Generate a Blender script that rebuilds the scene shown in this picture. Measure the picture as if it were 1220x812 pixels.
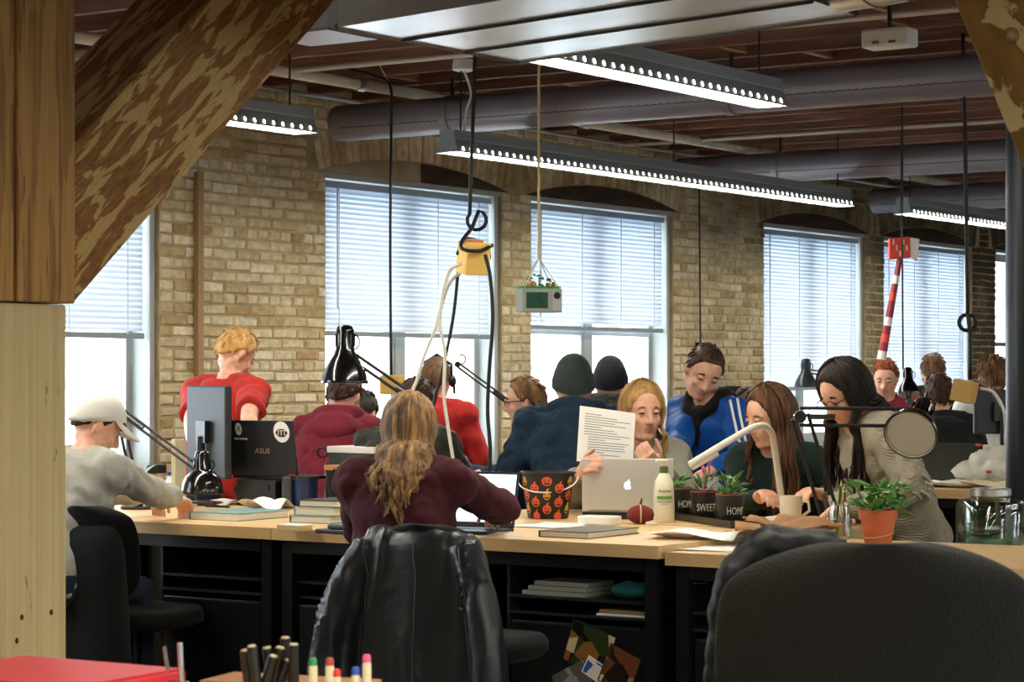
import bpy, bmesh, math, random
from mathutils import Vector, Matrix, noise
random.seed(7)
for o in list(bpy.data.objects): bpy.data.objects.remove(o)
C = bpy.context.scene.collection
R = math.radians
V = Vector
# ------------------------------------------------------------------ camera
EYE = 1.40; FPX = 2800.0; HY = 447.0; TH = R(33.8)
CF = V((math.cos(TH), math.sin(TH), 0)); CR = V((math.sin(TH), -math.cos(TH), 0))
cam_d = bpy.data.cameras.new('camera'); cam = bpy.data.objects.new('camera', cam_d); C.objects.link(cam)
cam.location = (0, 0, EYE); cam.rotation_euler = (R(90), 0, math.atan2(-CF.x, CF.y))
cam_d.sensor_width = 36; cam_d.lens = FPX / 1220 * 36; cam_d.shift_y = (HY - 406) / 1220
cam_d.clip_end = 200
cam_d.dof.use_dof = True; cam_d.dof.focus_distance = 9.6; cam_d.dof.aperture_fstop = 11
bpy.context.scene.camera = cam
# ------------------------------------------------------------------ world, exposure
w = bpy.data.worlds.new('overcast_sky'); bpy.context.scene.world = w; w.use_nodes = True
w.node_tree.nodes['Background'].inputs[0].default_value = (0.86, 0.94, 1.0, 1)
w.node_tree.nodes['Background'].inputs[1].default_value = 3.0
vs = bpy.context.scene.view_settings
vs.view_transform = 'Standard'; vs.look = 'None'; vs.exposure = 1.8; vs.gamma = 1; vs.use_curve_mapping = False
LAMP_COL = (1.0, 0.93, 0.80); LAMP_STR = 14.0
# ------------------------------------------------------------------ helpers
def at(px, py, d):
    return CF * d + CR * ((px - 610) / FPX * d) + V((0, 0, EYE - (py - HY) / FPX * d))
def onz(px, py, z): return at(px, py, (EYE - z) * FPX / (py - HY))
def onX(px, py, X): return at(px, py, X / (CF.x + CR.x * (px - 610) / FPX))
def onY(px, py, Y): return at(px, py, Y / (CF.y + CR.y * (px - 610) / FPX))
def depth(p): return p[0] * CF.x + p[1] * CF.y
def proj(p):
    d = depth(p); return 610 + FPX * (p[0] * CR.x + p[1] * CR.y) / d, HY - (p[2] - EYE) * FPX / d
def lin(c):
    if isinstance(c, str):
        c = c.lstrip('#'); c = [int(c[i:i+2], 16) / 255 for i in (0, 2, 4)]
        return tuple(x / 12.92 if x <= .04045 else ((x + .055) / 1.055) ** 2.4 for x in c)
    return tuple(c)
MATS = {}
def mat(name, col, rough=.6, metal=0, var=0, vscale=8, bump=0, bscale=60, emit=None, estr=0, spec=.5, coat=0, stretch=None, col2=None, rnd=0, alpha=None, trans=0, sheen=0):
    if name in MATS: return MATS[name]
    m = bpy.data.materials.new(name); m.use_nodes = True; MATS[name] = m
    nt = m.node_tree; N = nt.nodes; L = nt.links; b = N['Principled BSDF']
    col = lin(col); b.inputs['Base Color'].default_value = (*col, 1)
    b.inputs['Roughness'].default_value = rough; b.inputs['Metallic'].default_value = metal
    b.inputs['Specular IOR Level'].default_value = spec; b.inputs['Coat Weight'].default_value = coat
    b.inputs['Sheen Weight'].default_value = sheen
    b.inputs['Transmission Weight'].default_value = trans
    if alpha is not None: b.inputs['Alpha'].default_value = alpha
    tc = None
    if var or bump or rnd:
        tc = N.new('ShaderNodeTexCoord'); mp = N.new('ShaderNodeMapping'); L.new(tc.outputs['Object'], mp.inputs[0])
        if stretch: mp.inputs['Scale'].default_value = stretch
    if var or rnd:
        c2 = lin(col2) if col2 else tuple(x * (1 - var) for x in col)
        nz = N.new('ShaderNodeTexNoise'); nz.inputs['Scale'].default_value = vscale; nz.inputs['Detail'].default_value = 5
        L.new(mp.outputs[0], nz.inputs['Vector'])
        rp = N.new('ShaderNodeValToRGB'); rp.color_ramp.elements[0].position = .35; rp.color_ramp.elements[1].position = .65
        rp.color_ramp.elements[0].color = (*c2, 1); rp.color_ramp.elements[1].color = (*col, 1)
        L.new(nz.outputs['Fac'], rp.inputs[0]); out = rp.outputs[0]
        if rnd:
            oi = N.new('ShaderNodeObjectInfo'); ge = N.new('ShaderNodeNewGeometry')
            ad = N.new('ShaderNodeMath'); ad.operation = 'ADD'; fr = N.new('ShaderNodeMath'); fr.operation = 'FRACT'
            L.new(oi.outputs['Random'], ad.inputs[0]); L.new(ge.outputs['Random Per Island'], ad.inputs[1]); L.new(ad.outputs[0], fr.inputs[0])
            mr = N.new('ShaderNodeMapRange'); mr.inputs[3].default_value = 1 - rnd; mr.inputs[4].default_value = 1 + rnd * .6; L.new(fr.outputs[0], mr.inputs[0])
            hv = N.new('ShaderNodeHueSaturation'); L.new(mr.outputs[0], hv.inputs['Value']); L.new(out, hv.inputs['Color']); out = hv.outputs[0]
        L.new(out, b.inputs['Base Color'])
    if bump:
        n2 = N.new('ShaderNodeTexNoise'); n2.inputs['Scale'].default_value = bscale; n2.inputs['Detail'].default_value = 4
        L.new(mp.outputs[0], n2.inputs['Vector'])
        bp = N.new('ShaderNodeBump'); bp.inputs['Strength'].default_value = bump; bp.inputs['Distance'].default_value = .02
        L.new(n2.outputs['Fac'], bp.inputs['Height']); L.new(bp.outputs[0], b.inputs['Normal'])
    if emit is not None:
        b.inputs['Emission Color'].default_value = (*lin(emit), 1); b.inputs['Emission Strength'].default_value = estr
    return m
def frame_of(t, ref=None):
    t = t.normalized(); r = ref or V((0, 0, 1))
    if abs(t.dot(r)) > .95: r = V((1, 0, 0)) if abs(t.x) < .9 else V((0, 1, 0))
    a = t.cross(r).normalized(); return a, t.cross(a).normalized()
class MB:
    def __init__(s): s.v = []; s.f = []; s.m = []
    def add(s, vs, fs, mi=0):
        k = len(s.v); s.v += [V(p) for p in vs]; s.f += [tuple(i + k for i in f) for f in fs]; s.m += [mi] * len(fs); return s
    def box(s, c, sz, rz=0, mi=0, M=None):
        x, y, z = [a / 2 for a in sz]
        p = [V((i, j, k)) for k in (-z, z) for j in (-y, y) for i in (-x, x)]
        if M is not None: p = [M @ q for q in p]
        elif rz: r = Matrix.Rotation(rz, 3, 'Z'); p = [r @ q for q in p]
        c = V(c)
        return s.add([q + c for q in p], [(0, 2, 3, 1), (4, 5, 7, 6), (0, 1, 5, 4), (2, 6, 7, 3), (0, 4, 6, 2), (1, 3, 7, 5)], mi)
    def mm(s, lo, hi, mi=0):
        return s.box([(a + b) / 2 for a, b in zip(lo, hi)], [b - a for a, b in zip(lo, hi)], mi=mi)
    def loft(s, rings, cap=True, mi=0, closed=False):
        n = len(rings[0]); vs = [p for r in rings for p in r]; fs = []
        for i in range(len(rings) - (0 if closed else 1)):
            i2 = (i + 1) % len(rings)
            for j in range(n):
                j2 = (j + 1) % n; fs.append((i*n+j, i*n+j2, i2*n+j2, i2*n+j))
        if cap and not closed:
            fs.append(tuple(range(n-1, -1, -1))); fs.append(tuple((len(rings)-1)*n + j for j in range(n)))
        return s.add(vs, fs, mi)
    def tube(s, pts, r, n=8, mi=0, flat=1, ref=None, round_=False):
        pts = [V(p) for p in pts]
        if not hasattr(r, '__len__'): r = [r] * len(pts)
        r = list(r)
        if round_:
            t0 = (pts[0] - pts[1]).normalized(); t1 = (pts[-1] - pts[-2]).normalized()
            fl = lambda q: q[0] if hasattr(q, '__len__') else q
            a0 = fl(r[0]); a1 = fl(r[-1])
            sc = lambda q, k: (q[0]*k, q[1]*k) if hasattr(q, '__len__') else q*k
            pts = [pts[0] + t0*a0*.9, pts[0] + t0*a0*.6] + pts + [pts[-1] + t1*a1*.6, pts[-1] + t1*a1*.9]
            r = [sc(r[0], .35), sc(r[0], .8)] + r + [sc(r[-1], .8), sc(r[-1], .35)]
        rings = []; a = None
        for i, p in enumerate(pts):
            t = (pts[min(i+1, len(pts)-1)] - pts[max(i-1, 0)])
            if t.length < 1e-9: t = V((0, 0, 1))
            t.normalize()
            if ref is not None: a, b = frame_of(t, V(ref))
            elif a is None: a, b = frame_of(t)
            else:
                a = (a - t * a.dot(t))
                a = a.normalized() if a.length > 1e-6 else frame_of(t)[0]
                b = t.cross(a)
            ra, rb = r[i] if hasattr(r[i], '__len__') else (r[i], r[i] * flat)
            rings.append([p + a * math.cos(2*math.pi*j/n) * ra + b * math.sin(2*math.pi*j/n) * rb for j in range(n)])
        return s.loft(rings, True, mi)
    def lathe(s, prof, c=(0, 0, 0), n=24, mi=0, M=None, cap=True):
        c = V(c); rings = []
        for r, z in prof:
            ring = [V((r*math.cos(2*math.pi*j/n), r*math.sin(2*math.pi*j/n), z)) for j in range(n)]
            if M is not None: ring = [M @ q for q in ring]
            rings.append([q + c for q in ring])
        return s.loft(rings, cap, mi)
    def ell(s, c, rad, n=16, m=10, M=None, mi=0):
        if not hasattr(rad, '__len__'): rad = (rad,)*3
        c = V(c); rings = []
        for i in range(m + 1):
            el = -math.pi/2 + math.pi * min(max(i, .08), m - .08) / m
            ring = [V((math.cos(el)*math.cos(2*math.pi*j/n)*rad[0], math.cos(el)*math.sin(2*math.pi*j/n)*rad[1], math.sin(el)*rad[2])) for j in range(n)]
            if M is not None: ring = [M @ q for q in ring]
            rings.append([q + c for q in ring])
        return s.loft(rings, True, mi)
    def prism(s, poly, o, ux, uy, th, mi=0):
        o = V(o); ux = V(ux); uy = V(uy); th = V(th); n = len(poly)
        a = [o + ux*x + uy*y for x, y in poly]; b = [p + th for p in a]
        fs = [tuple(range(n-1, -1, -1)), tuple(range(n, 2*n))] + [(i, (i+1) % n, n+(i+1) % n, n+i) for i in range(n)]
        return s.add(a + b, fs, mi)
    def mesh(s, name='mesh'):
        me = bpy.data.meshes.new(name); me.from_pydata([tuple(p) for p in s.v], [], s.f)
        if any(s.m): me.polygons.foreach_set('material_index', s.m)
        bm = bmesh.new(); bm.from_mesh(me); bmesh.ops.recalc_face_normals(bm, faces=bm.faces); bm.to_mesh(me); bm.free()
        return me
    def obj(s, name, m, parent=None, world=False, smooth=False, bevel=0, kind=None, label=None, **kw):
        if world and parent is not None:
            Mi = (Matrix.Translation(parent.location) @ parent.rotation_euler.to_matrix().to_4x4()).inverted()
            s.v = [Mi @ p for p in s.v]
        return link(name, s.mesh(name), m, parent, smooth, bevel, kind, label, **kw)
def link(name, me, m, parent=None, smooth=False, bevel=0, kind=None, label=None, loc=None, rz=0):
    o = bpy.data.objects.new(name, me); C.objects.link(o)
    for q in (m if isinstance(m, (list, tuple)) else [m]):
        if q is not None and len(me.materials) < (len(m) if isinstance(m, (list, tuple)) else 1): me.materials.append(q)
    if parent is not None: o.parent = parent
    if loc is not None: o.location = loc
    if rz: o.rotation_euler = (0, 0, rz)
    if smooth:
        me.polygons.foreach_set('use_smooth', [True] * len(me.polygons))
        if smooth == 'auto': me.set_sharp_from_angle(angle=R(40))
    if bevel:
        b = o.modifiers.new('bevel', 'BEVEL'); b.width = bevel; b.segments = 2; b.limit_method = 'ANGLE'
    if kind: o['kind'] = kind
    if label: o['label'] = label
    return o
def tag(o, label, cat, group=None):
    o['label'] = label; o['category'] = cat
    if group: o['group'] = group
    return o
def thing(name, label, cat, loc=(0, 0, 0), rz=0, group=None):
    o = bpy.data.objects.new(name, None); C.objects.link(o); o.empty_display_size = .05
    o.location = loc; o.rotation_euler = (0, 0, rz)
    return tag(o, label, cat, group)
def struct(name, label, cat='structure'):
    o = bpy.data.objects.new(name, None); C.objects.link(o); o['kind'] = 'structure'; o['label'] = label; o['category'] = cat
    return o
def stag(o, label, cat):
    o['kind'] = 'structure'; o['label'] = label; o['category'] = cat; return o
def arc(pts, n=6):
    """catmull-rom through points"""
    pts = [V(p) for p in pts]; out = []
    P = [pts[0]*2 - pts[1]] + pts + [pts[-1]*2 - pts[-2]]
    for i in range(1, len(P) - 2):
        for k in range(n):
            t = k / n; a, b, c, d = P[i-1], P[i], P[i+1], P[i+2]
            out.append(.5*((2*b) + (c-a)*t + (2*a-5*b+4*c-d)*t*t + (3*b-a-3*c+d)*t**3))
    out.append(pts[-1]); return out
def text_mesh(s, size, name='lettering', ext=.0006, shear=0, sx=1):
    cu = bpy.data.curves.new(name, 'FONT'); cu.body = s; cu.size = size; cu.extrude = ext; cu.align_x = 'CENTER'; cu.align_y = 'CENTER'; cu.shear = shear
    cu.resolution_u = 3
    o = bpy.data.objects.new('tmp', cu); C.objects.link(o); dg = bpy.context.evaluated_depsgraph_get()
    me = bpy.data.meshes.new_from_object(o.evaluated_get(dg)); bpy.data.objects.remove(o); bpy.data.curves.remove(cu)
    me.name = name
    if sx != 1:
        for v in me.vertices: v.co.x *= sx
    return me
# ------------------------------------------------------------------ materials of the setting
def peel_mat(name, wood, paint, thr=.5, stretch=(1, 1, 1), scale=6, dark=None):
    m = bpy.data.materials.new(name); m.use_nodes = True; nt = m.node_tree; N = nt.nodes; L = nt.links; b = N['Principled BSDF']
    b.inputs['Roughness'].default_value = .75; b.inputs['Specular IOR Level'].default_value = .25
    tc = N.new('ShaderNodeTexCoord'); mp = N.new('ShaderNodeMapping'); mp.inputs['Scale'].default_value = stretch; L.new(tc.outputs['Object'], mp.inputs[0])
    n1 = N.new('ShaderNodeTexNoise'); n1.inputs['Scale'].default_value = scale; n1.inputs['Detail'].default_value = 6; n1.inputs['Roughness'].default_value = .55; n1.inputs['Distortion'].default_value = .6
    L.new(mp.outputs[0], n1.inputs['Vector'])
    rp = N.new('ShaderNodeValToRGB'); rp.color_ramp.elements[0].position = thr - .012; rp.color_ramp.elements[1].position = thr + .012; L.new(n1.outputs['Fac'], rp.inputs[0])
    n2 = N.new('ShaderNodeTexNoise'); n2.inputs['Scale'].default_value = scale * 2.2; n2.inputs['Detail'].default_value = 8
    mp2 = N.new('ShaderNodeMapping'); mp2.inputs['Scale'].default_value = tuple(1 + (q - 1) * 2.2 for q in stretch); L.new(tc.outputs['Object'], mp2.inputs[0]); L.new(mp2.outputs[0], n2.inputs['Vector'])
    wr = N.new('ShaderNodeValToRGB'); wr.color_ramp.elements[0].position = .3; wr.color_ramp.elements[1].position = .7
    wr.color_ramp.elements[0].color = (*[q * .45 for q in lin(wood)], 1); wr.color_ramp.elements[1].color = (*lin(wood), 1); L.new(n2.outputs['Fac'], wr.inputs[0])
    pr = N.new('ShaderNodeValToRGB'); pr.color_ramp.elements[0].position = .25; pr.color_ramp.elements[1].position = .6
    pr.color_ramp.elements[0].color = (*[q * .8 for q in lin(paint)], 1); pr.color_ramp.elements[1].color = (*lin(paint), 1); L.new(n2.outputs['Fac'], pr.inputs[0])
    mx = N.new('ShaderNodeMix'); mx.data_type = 'RGBA'; L.new(rp.outputs[0], mx.inputs[0]); L.new(wr.outputs[0], mx.inputs[6]); L.new(pr.outputs[0], mx.inputs[7])
    L.new(mx.outputs[2], b.inputs['Base Color'])
    ad = N.new('ShaderNodeMath'); ad.operation = 'MULTIPLY_ADD'; ad.inputs[1].default_value = .6; L.new(rp.outputs[0], ad.inputs[0]); L.new(n2.outputs['Fac'], ad.inputs[2])
    bp = N.new('ShaderNodeBump'); bp.inputs['Strength'].default_value = .5; bp.inputs['Distance'].default_value = .01; L.new(ad.outputs[0], bp.inputs['Height']); L.new(bp.outputs[0], b.inputs['Normal'])
    MATS[name] = m; return m
def brick_mat():
    m = bpy.data.materials.new('old_painted_brick'); m.use_nodes = True; nt = m.node_tree; N = nt.nodes; L = nt.links; b = N['Principled BSDF']
    b.inputs['Roughness'].default_value = .85; b.inputs['Specular IOR Level'].default_value = .2
    oi = N.new('ShaderNodeObjectInfo'); ge = N.new('ShaderNodeNewGeometry')
    ad = N.new('ShaderNodeMath'); ad.operation = 'ADD'; fr = N.new('ShaderNodeMath'); fr.operation = 'FRACT'
    L.new(oi.outputs['Random'], ad.inputs[0]); L.new(ge.outputs['Random Per Island'], ad.inputs[1]); L.new(ad.outputs[0], fr.inputs[0])
    cr = N.new('ShaderNodeValToRGB'); e = cr.color_ramp.elements
    e[0].position = 0; e[0].color = (*lin('#c9b88f'), 1); e[1].position = 1; e[1].color = (*lin('#ddd0ab'), 1)
    for p, c in ((.2, '#e2d6b2'), (.45, '#d6c79d'), (.62, '#eae0c4'), (.8, '#cfbd90'), (.92, '#b89d70')):
        q = e.new(p); q.color = (*lin(c), 1)
    L.new(fr.outputs[0], cr.inputs[0])
    # soot and worn patches that sit on the wall itself
    n1 = N.new('ShaderNodeTexNoise'); n1.inputs['Scale'].default_value = .9; n1.inputs['Detail'].default_value = 7; n1.inputs['Roughness'].default_value = .65
    L.new(ge.outputs['Position'], n1.inputs['Vector'])
    sx = N.new('ShaderNodeSeparateXYZ'); L.new(ge.outputs['Position'], sx.inputs[0])
    mr = N.new('ShaderNodeMapRange'); mr.inputs[1].default_value = 12.0; mr.inputs[2].default_value = 19.0; mr.inputs[3].default_value = -.12; mr.inputs[4].default_value = .30; L.new(sx.outputs[0], mr.inputs[0])
    a2 = N.new('ShaderNodeMath'); a2.operation = 'ADD'; L.new(n1.outputs['Fac'], a2.inputs[0]); L.new(mr.outputs[0], a2.inputs[1])
    r2 = N.new('ShaderNodeValToRGB'); r2.color_ramp.elements[0].position = .45; r2.color_ramp.elements[1].position = .85; L.new(a2.outputs[0], r2.inputs[0])
    mx = N.new('ShaderNodeMix'); mx.data_type = 'RGBA'; L.new(r2.outputs[0], mx.inputs[0]); L.new(cr.outputs[0], mx.inputs[6]); mx.inputs[7].default_value = (*lin('#5d5344'), 1)
    n3 = N.new('ShaderNodeTexNoise'); n3.inputs['Scale'].default_value = 22; n3.inputs['Detail'].default_value = 6; L.new(ge.outputs['Position'], n3.inputs['Vector'])
    m3 = N.new('ShaderNodeMapRange'); m3.inputs[1].default_value = .3; m3.inputs[2].default_value = .7; m3.inputs[3].default_value = .72; m3.inputs[4].default_value = 1.1; L.new(n3.outputs['Fac'], m3.inputs[0])
    hv = N.new('ShaderNodeHueSaturation'); L.new(m3.outputs[0], hv.inputs['Value']); L.new(mx.outputs[2], hv.inputs['Color']); L.new(hv.outputs[0], b.inputs['Base Color'])
    bp = N.new('ShaderNodeBump'); bp.inputs['Strength'].default_value = .6; bp.inputs['Distance'].default_value = .01; L.new(n3.outputs['Fac'], bp.inputs['Height']); L.new(bp.outputs[0], b.inputs['Normal'])
    MATS['brick'] = m; return m
BRICK = brick_mat()
MORTAR = mat('mortar', '#c2b086', .9, var=.35, vscale=6, bump=.5, bscale=40)
JOIST = mat('joist_wood', '#946650', .8, var=.45, vscale=3, stretch=(6, .6, 6), bump=.4, bscale=20, rnd=.25)
PLANK = mat('ceiling_plank', '#704b38', .85, var=.4, vscale=3, stretch=(6, .6, 6))
GALV = mat('galvanised_steel', '#d4dade', .30, .85, var=.18, vscale=2.5, bump=.06, bscale=9)
DUCTG = mat('grey_painted_duct', '#8e888f', .42, .2, var=.12, vscale=5)
FIX = mat('fixture_grey', '#8b9498', .45, .3)
GLOW = mat('lamp_diffuser', '#ffffff', .5, emit=LAMP_COL, estr=LAMP_STR)
WHITEP = mat('white_pipe_paint', '#d9cfb8', .5, var=.25, vscale=6)
BLACKC = mat('black_cable', '#0b0b0c', .5)
WHITEC = mat('white_cable', '#d8d6c8', .5)
FRAMEP = mat('window_paint', '#a9aeaa', .5, var=.15, vscale=5)
LINTEL = mat('dark_timber_lintel', '#4d3d30', .85, var=.5, vscale=6, stretch=(1, 4, 6), bump=.5, bscale=20)
PLASTER = mat('patched_plaster', '#b7a888', .9, var=.25, vscale=5, bump=.3, bscale=20)
STEELB = mat('black_steel', '#101214', .38, .2)
STEELC = mat('dark_column_paint', '#1c2126', .35, .2)
def glass_thin(name, tint=(1, 1, 1), gl=.07):
    m = bpy.data.materials.new(name); m.use_nodes = True; nt = m.node_tree; N = nt.nodes; L = nt.links
    N.remove(N['Principled BSDF']); t = N.new('ShaderNodeBsdfTransparent'); t.inputs[0].default_value = (*tint, 1)
    g = N.new('ShaderNodeBsdfGlossy'); g.inputs['Roughness'].default_value = .03
    fr = N.new('ShaderNodeLayerWeight'); fr.inputs[0].default_value = .25
    mu = N.new('ShaderNodeMath'); mu.operation = 'MULTIPLY_ADD'; mu.inputs[1].default_value = .5; mu.inputs[2].default_value = gl; L.new(fr.outputs['Facing'], mu.inputs[0])
    mx = N.new('ShaderNodeMixShader'); L.new(mu.outputs[0], mx.inputs[0]); L.new(t.outputs[0], mx.inputs[1]); L.new(g.outputs[0], mx.inputs[2])
    L.new(mx.outputs[0], N['Material Output'].inputs[0]); MATS[name] = m; return m
PANE = glass_thin('window_glass', (.97, .99, 1), .03)
JARG = glass_thin('jar_glass', (.90, .96, .93), .08)
def slat_mat():
    m = bpy.data.materials.new('blind_slat'); m.use_nodes = True; nt = m.node_tree; N = nt.nodes; L = nt.links
    N.remove(N['Principled BSDF']); a = N.new('ShaderNodeBsdfDiffuse'); a.inputs[0].default_value = (.80, .83, .86, 1)
    t = N.new('ShaderNodeBsdfTranslucent'); t.inputs[0].default_value = (.72, .80, .90, 1)
    mx = N.new('ShaderNodeMixShader'); mx.inputs[0].default_value = .32; L.new(a.outputs[0], mx.inputs[1]); L.new(t.outputs[0], mx.inputs[2])
    L.new(mx.outputs[0], N['Material Output'].inputs[0]); return m
SLAT = slat_mat()
# ------------------------------------------------------------------ room shell
FZ = -.06   # floor level
W = 8.4; XL, XR = -5.0, 24.0; YB = -7.0; ZJ = 3.0; ZC = 3.25
FLOOR = mat('worn_plank_floor', '#4a3a2c', .55, var=.4, vscale=4, stretch=(.5, 6, 1), bump=.2, bscale=20)
fl = struct('floor', 'dark worn wooden plank floor under the desks', 'floor')
MB().mm((XL, YB, FZ - .2), (XR, W + .4, FZ - .02)).obj('subfloor', FLOOR, fl)
pl = MB().mm((0, -.0935, -.02), (XR - XL, .0935, 0)).mesh('floor_plank'); pl.materials.append(FLOOR)
i = 0; y = YB
while y < W:
    o = bpy.data.objects.new('plank', pl); C.objects.link(o); o.parent = fl; o.location = (XL, y + .095, FZ - random.uniform(0, .002)); y += .19
ce = struct('ceiling', 'dark timber plank ceiling on exposed joists', 'ceiling')
MB().mm((XL, YB, ZC), (XR, W + .4, ZC + .1)).obj('ceiling_planks', PLANK, ce)
jm = MB().mm((-.024, YB, ZJ), (.024, W, ZC)).mesh('joist'); jm.materials.append(JOIST)
x = XL + .3; JX = []
while x < XR:
    o = bpy.data.objects.new('joist', jm); C.objects.link(o); o.parent = ce; o.location.x = x; JX.append(x); x += .41
bl = MB().mm((-.18, -.022, -.11), (.18, .022, .11)).mesh('bridging_block'); bl.materials.append(mat('bridging_wood', '#9a6a44', .8, var=.3, vscale=4))
rb = random.Random(3)
for xx in JX[12:40]:
    for yy in rb.sample([2.2, 3.0, 3.9, 4.6, 5.4, 6.2, 6.9, 7.8], 3):
        o = bpy.data.objects.new('bridging_block', bl); C.objects.link(o); o.parent = ce; o.location = (xx + .205, yy + rb.uniform(-.2, .2), ZJ + .125)
PAINTW = mat('far_wall_paint', '#b8a98a', .85, var=.2, vscale=2)
wf = struct('wall_front', 'plain painted wall with unseen tall windows added for fill light behind the photographer', 'wall')
q = MB(); xs = XL; FO = [(-3.6 + 5.2*k, -1.7 + 5.2*k) for k in range(5)]  # unseen window openings, added to let in sky light as fill
for (a, b) in FO:
    q.mm((xs, YB - .3, FZ), (a, YB, ZC)); q.mm((a, YB - .3, FZ), (b, YB, .8)); q.mm((a, YB - .3, 2.6), (b, YB, ZC)); xs = b
q.mm((xs, YB - .3, FZ), (XR, YB, ZC)); q.obj('wall_core', PAINTW, wf)
for (a, b) in FO:  # frames and panes of the added fill windows
    f_ = MB(); f_.mm((a, YB - .16, .8), (a + .06, YB - .1, 2.6)); f_.mm((b - .06, YB - .16, .8), (b, YB - .1, 2.6)); f_.mm((a, YB - .16, 1.66), (b, YB - .1, 1.74)); f_.mm(((a+b)/2 - .04, YB - .16, .8), ((a+b)/2 + .04, YB - .1, 2.6)); f_.obj('window_frame', FRAMEP, wf)
    MB().mm((a + .05, YB - .135, .8), (b - .05, YB - .13, 2.6)).obj('pane', PANE, wf)
stag(MB().mm((XL - .3, YB, FZ), (XL, W, ZC)).obj('wall_left', PAINTW), 'plain painted wall at the near end of the room', 'wall')
stag(MB().mm((XR, YB, FZ), (XR + .3, W, ZC)).obj('wall_right', PAINTW), 'plain painted wall at the far end of the room', 'wall')
# windows: brick openings at the wall face, blinds a little inside
FY = W - .009; BY = W + .05
OP = []
for (l, r) in ((None, 191), (389, 599), (634, 803), (911, 1032), (1054, 1159)):
    xr = onY(r, 300, FY).x; xl = onY(l, 300, FY).x if l else xr - 1.74
    OP.append((xl, xr))
OP = [(OP[0][0] - 3.1, OP[0][0] - 1.3)] + OP + [(OP[-1][1] + .55, OP[-1][1] + 2.2)]
ZT = onY(392, 223.6, BY).z + .085; ZS = .82
wb = struct('wall_back', 'old cream brick wall with arched window openings', 'wall')
q = MB(); WT = .34; xs = XL
for (a, b) in OP:
    q.mm((xs, W, FZ), (a, W + WT, ZC)); q.mm((a, W, FZ), (b, W + WT, ZS)); q.mm((a, W, ZT), (b, W + WT, ZC)); xs = b
q.mm((xs, W, FZ), (XR, W + WT, ZC)); q.obj('mortar_core', MORTAR, wb)
# arches
ARCH = []
for (a, b) in OP:
    a2, b2 = a - .07, b + .07; s = b2 - a2; rise = .115; rad = (s*s/4 + rise*rise) / (2*rise); cx = (a2+b2)/2; cz = ZT + .0 + rise - rad
    ARCH.append((a2, b2, cx, cz, rad))
RING = .19
def brick_mesh(l, h, rng, dep=.05):
    x, z = l/2, h/2; j = lambda: rng.uniform(-.003, .003); c = .007
    bk = [(-x, dep, -z), (x, dep, -z), (x, dep, z), (-x, dep, z)]
    md = [(-x+j(), c, -z+j()), (x+j(), c, -z+j()), (x+j(), c, z+j()), (-x+j(), c, z+j())]
    fr = [(-x+c+j(), j(), -z+c+j()), (x-c+j(), j(), -z+c+j()), (x-c+j(), j(), z-c+j()), (-x+c+j(), j(), z-c+j())]
    fs = [(8, 9, 10, 11)] + [(i, (i+1) % 4, 4+(i+1) % 4, 4+i) for i in range(4)] + [(4+i, 4+(i+1) % 4, 8+(i+1) % 4, 8+i) for i in range(4)]
    return bk + md + fr, fs
rng = random.Random(11); BR = []      # (x, z, l, h, angle)
CH = .0605; z = FZ + .03; row = 0; XA, XB = 6.2, 23.0
while z < ZJ + .12:
    zc = z + CH/2; cuts = []
    for (a, b), (a2, b2, cx, cz, rad) in zip(OP, ARCH):
        if zc > ZS and zc < ZT: cuts.append((a, b))
        elif zc >= ZT:
            ro = rad + RING; dz = zc - cz
            if dz < ro:
                hw = min(math.sqrt(ro*ro - dz*dz), (b2-a2)/2 + .1); cuts.append((cx-hw, cx+hw))
    cuts.sort(); segs = []; xs = XA
    for a, b in cuts: segs.append((xs, a)); xs = max(xs, b)
    segs.append((xs, XB))
    BL = .205 if row % 6 else .10
    for a, b in segs:
        if b - a < .02: continue
        x = a; first = True
        while x < b - .012:
            l = BL * rng.uniform(.93, 1.07)
            if first and row % 2: l *= .5
            first = False
            if b - (x + l) < .05: l = b - x
            BR.append((x + l/2, zc + rng.uniform(-.003, .003), l - .012, CH - .011, 0)); x += l
    z += CH; row += 1
for (a2, b2, cx, cz, rad) in ARCH[1:]:
    half = math.asin(min(1, (b2-a2)/2/rad)); n = int(2*half*rad/.066)
    for k in range(n):
        t = -half + (k+.5) * 2*half/n
        for rr, hh in ((rad + RING*.5, RING - .012),):
            BR.append((cx + rr*math.sin(t), cz + rr*math.cos(t), .056, hh, t))
def vis(b):
    p = V((b[0], FY, b[1])); px, py = proj(p)
    ok = 95 < px < 1195 and 95 < py < 520
    if px < 400 and py < 360 - (px - 75) * 1.1: ok = False
    if px > 600 and py < 235 - (800-px)*.1: ok = False
    return ok, depth(p) - (0 if py < 480 else -3)
order = sorted(range(len(BR)), key=lambda i: (not vis(BR[i])[0], vis(BR[i])[1]))
keep = set(order[:300]); stuff = MB(); cache = {}
for i, (bx, bz, l, h, t) in enumerate(BR):
    if i in keep:
        key = (round(l / .03), round(h / .03), rng.randrange(3))
        if key not in cache:
            vs_, fs_ = brick_mesh(1, 1, rng); vs_, fs_ = brick_mesh(key[0]*.03 if False else l, h, rng)
            me = MB().add(vs_, fs_).mesh('brick'); me.materials.append(BRICK); cache[key] = (me, l, h)
        me, l0, h0 = cache[key]
        o = bpy.data.objects.new('brick', me); C.objects.link(o); o.parent = wb
        o.location = (bx, FY + rng.uniform(-.004, .004), bz); o.rotation_euler = (0, t, 0); o.scale = (l/l0, 1, h/h0)
    else:
        vs_, fs_ = brick_mesh(l, h, rng); Mr = Matrix.Rotation(t, 3, 'Y'); dy = rng.uniform(-.004, .004)
        stuff.add([Mr @ V(p) + V((bx, FY + dy, bz)) for p in vs_], fs_)
stuff.obj('brickwork', BRICK, wb, kind='stuff')
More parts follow.
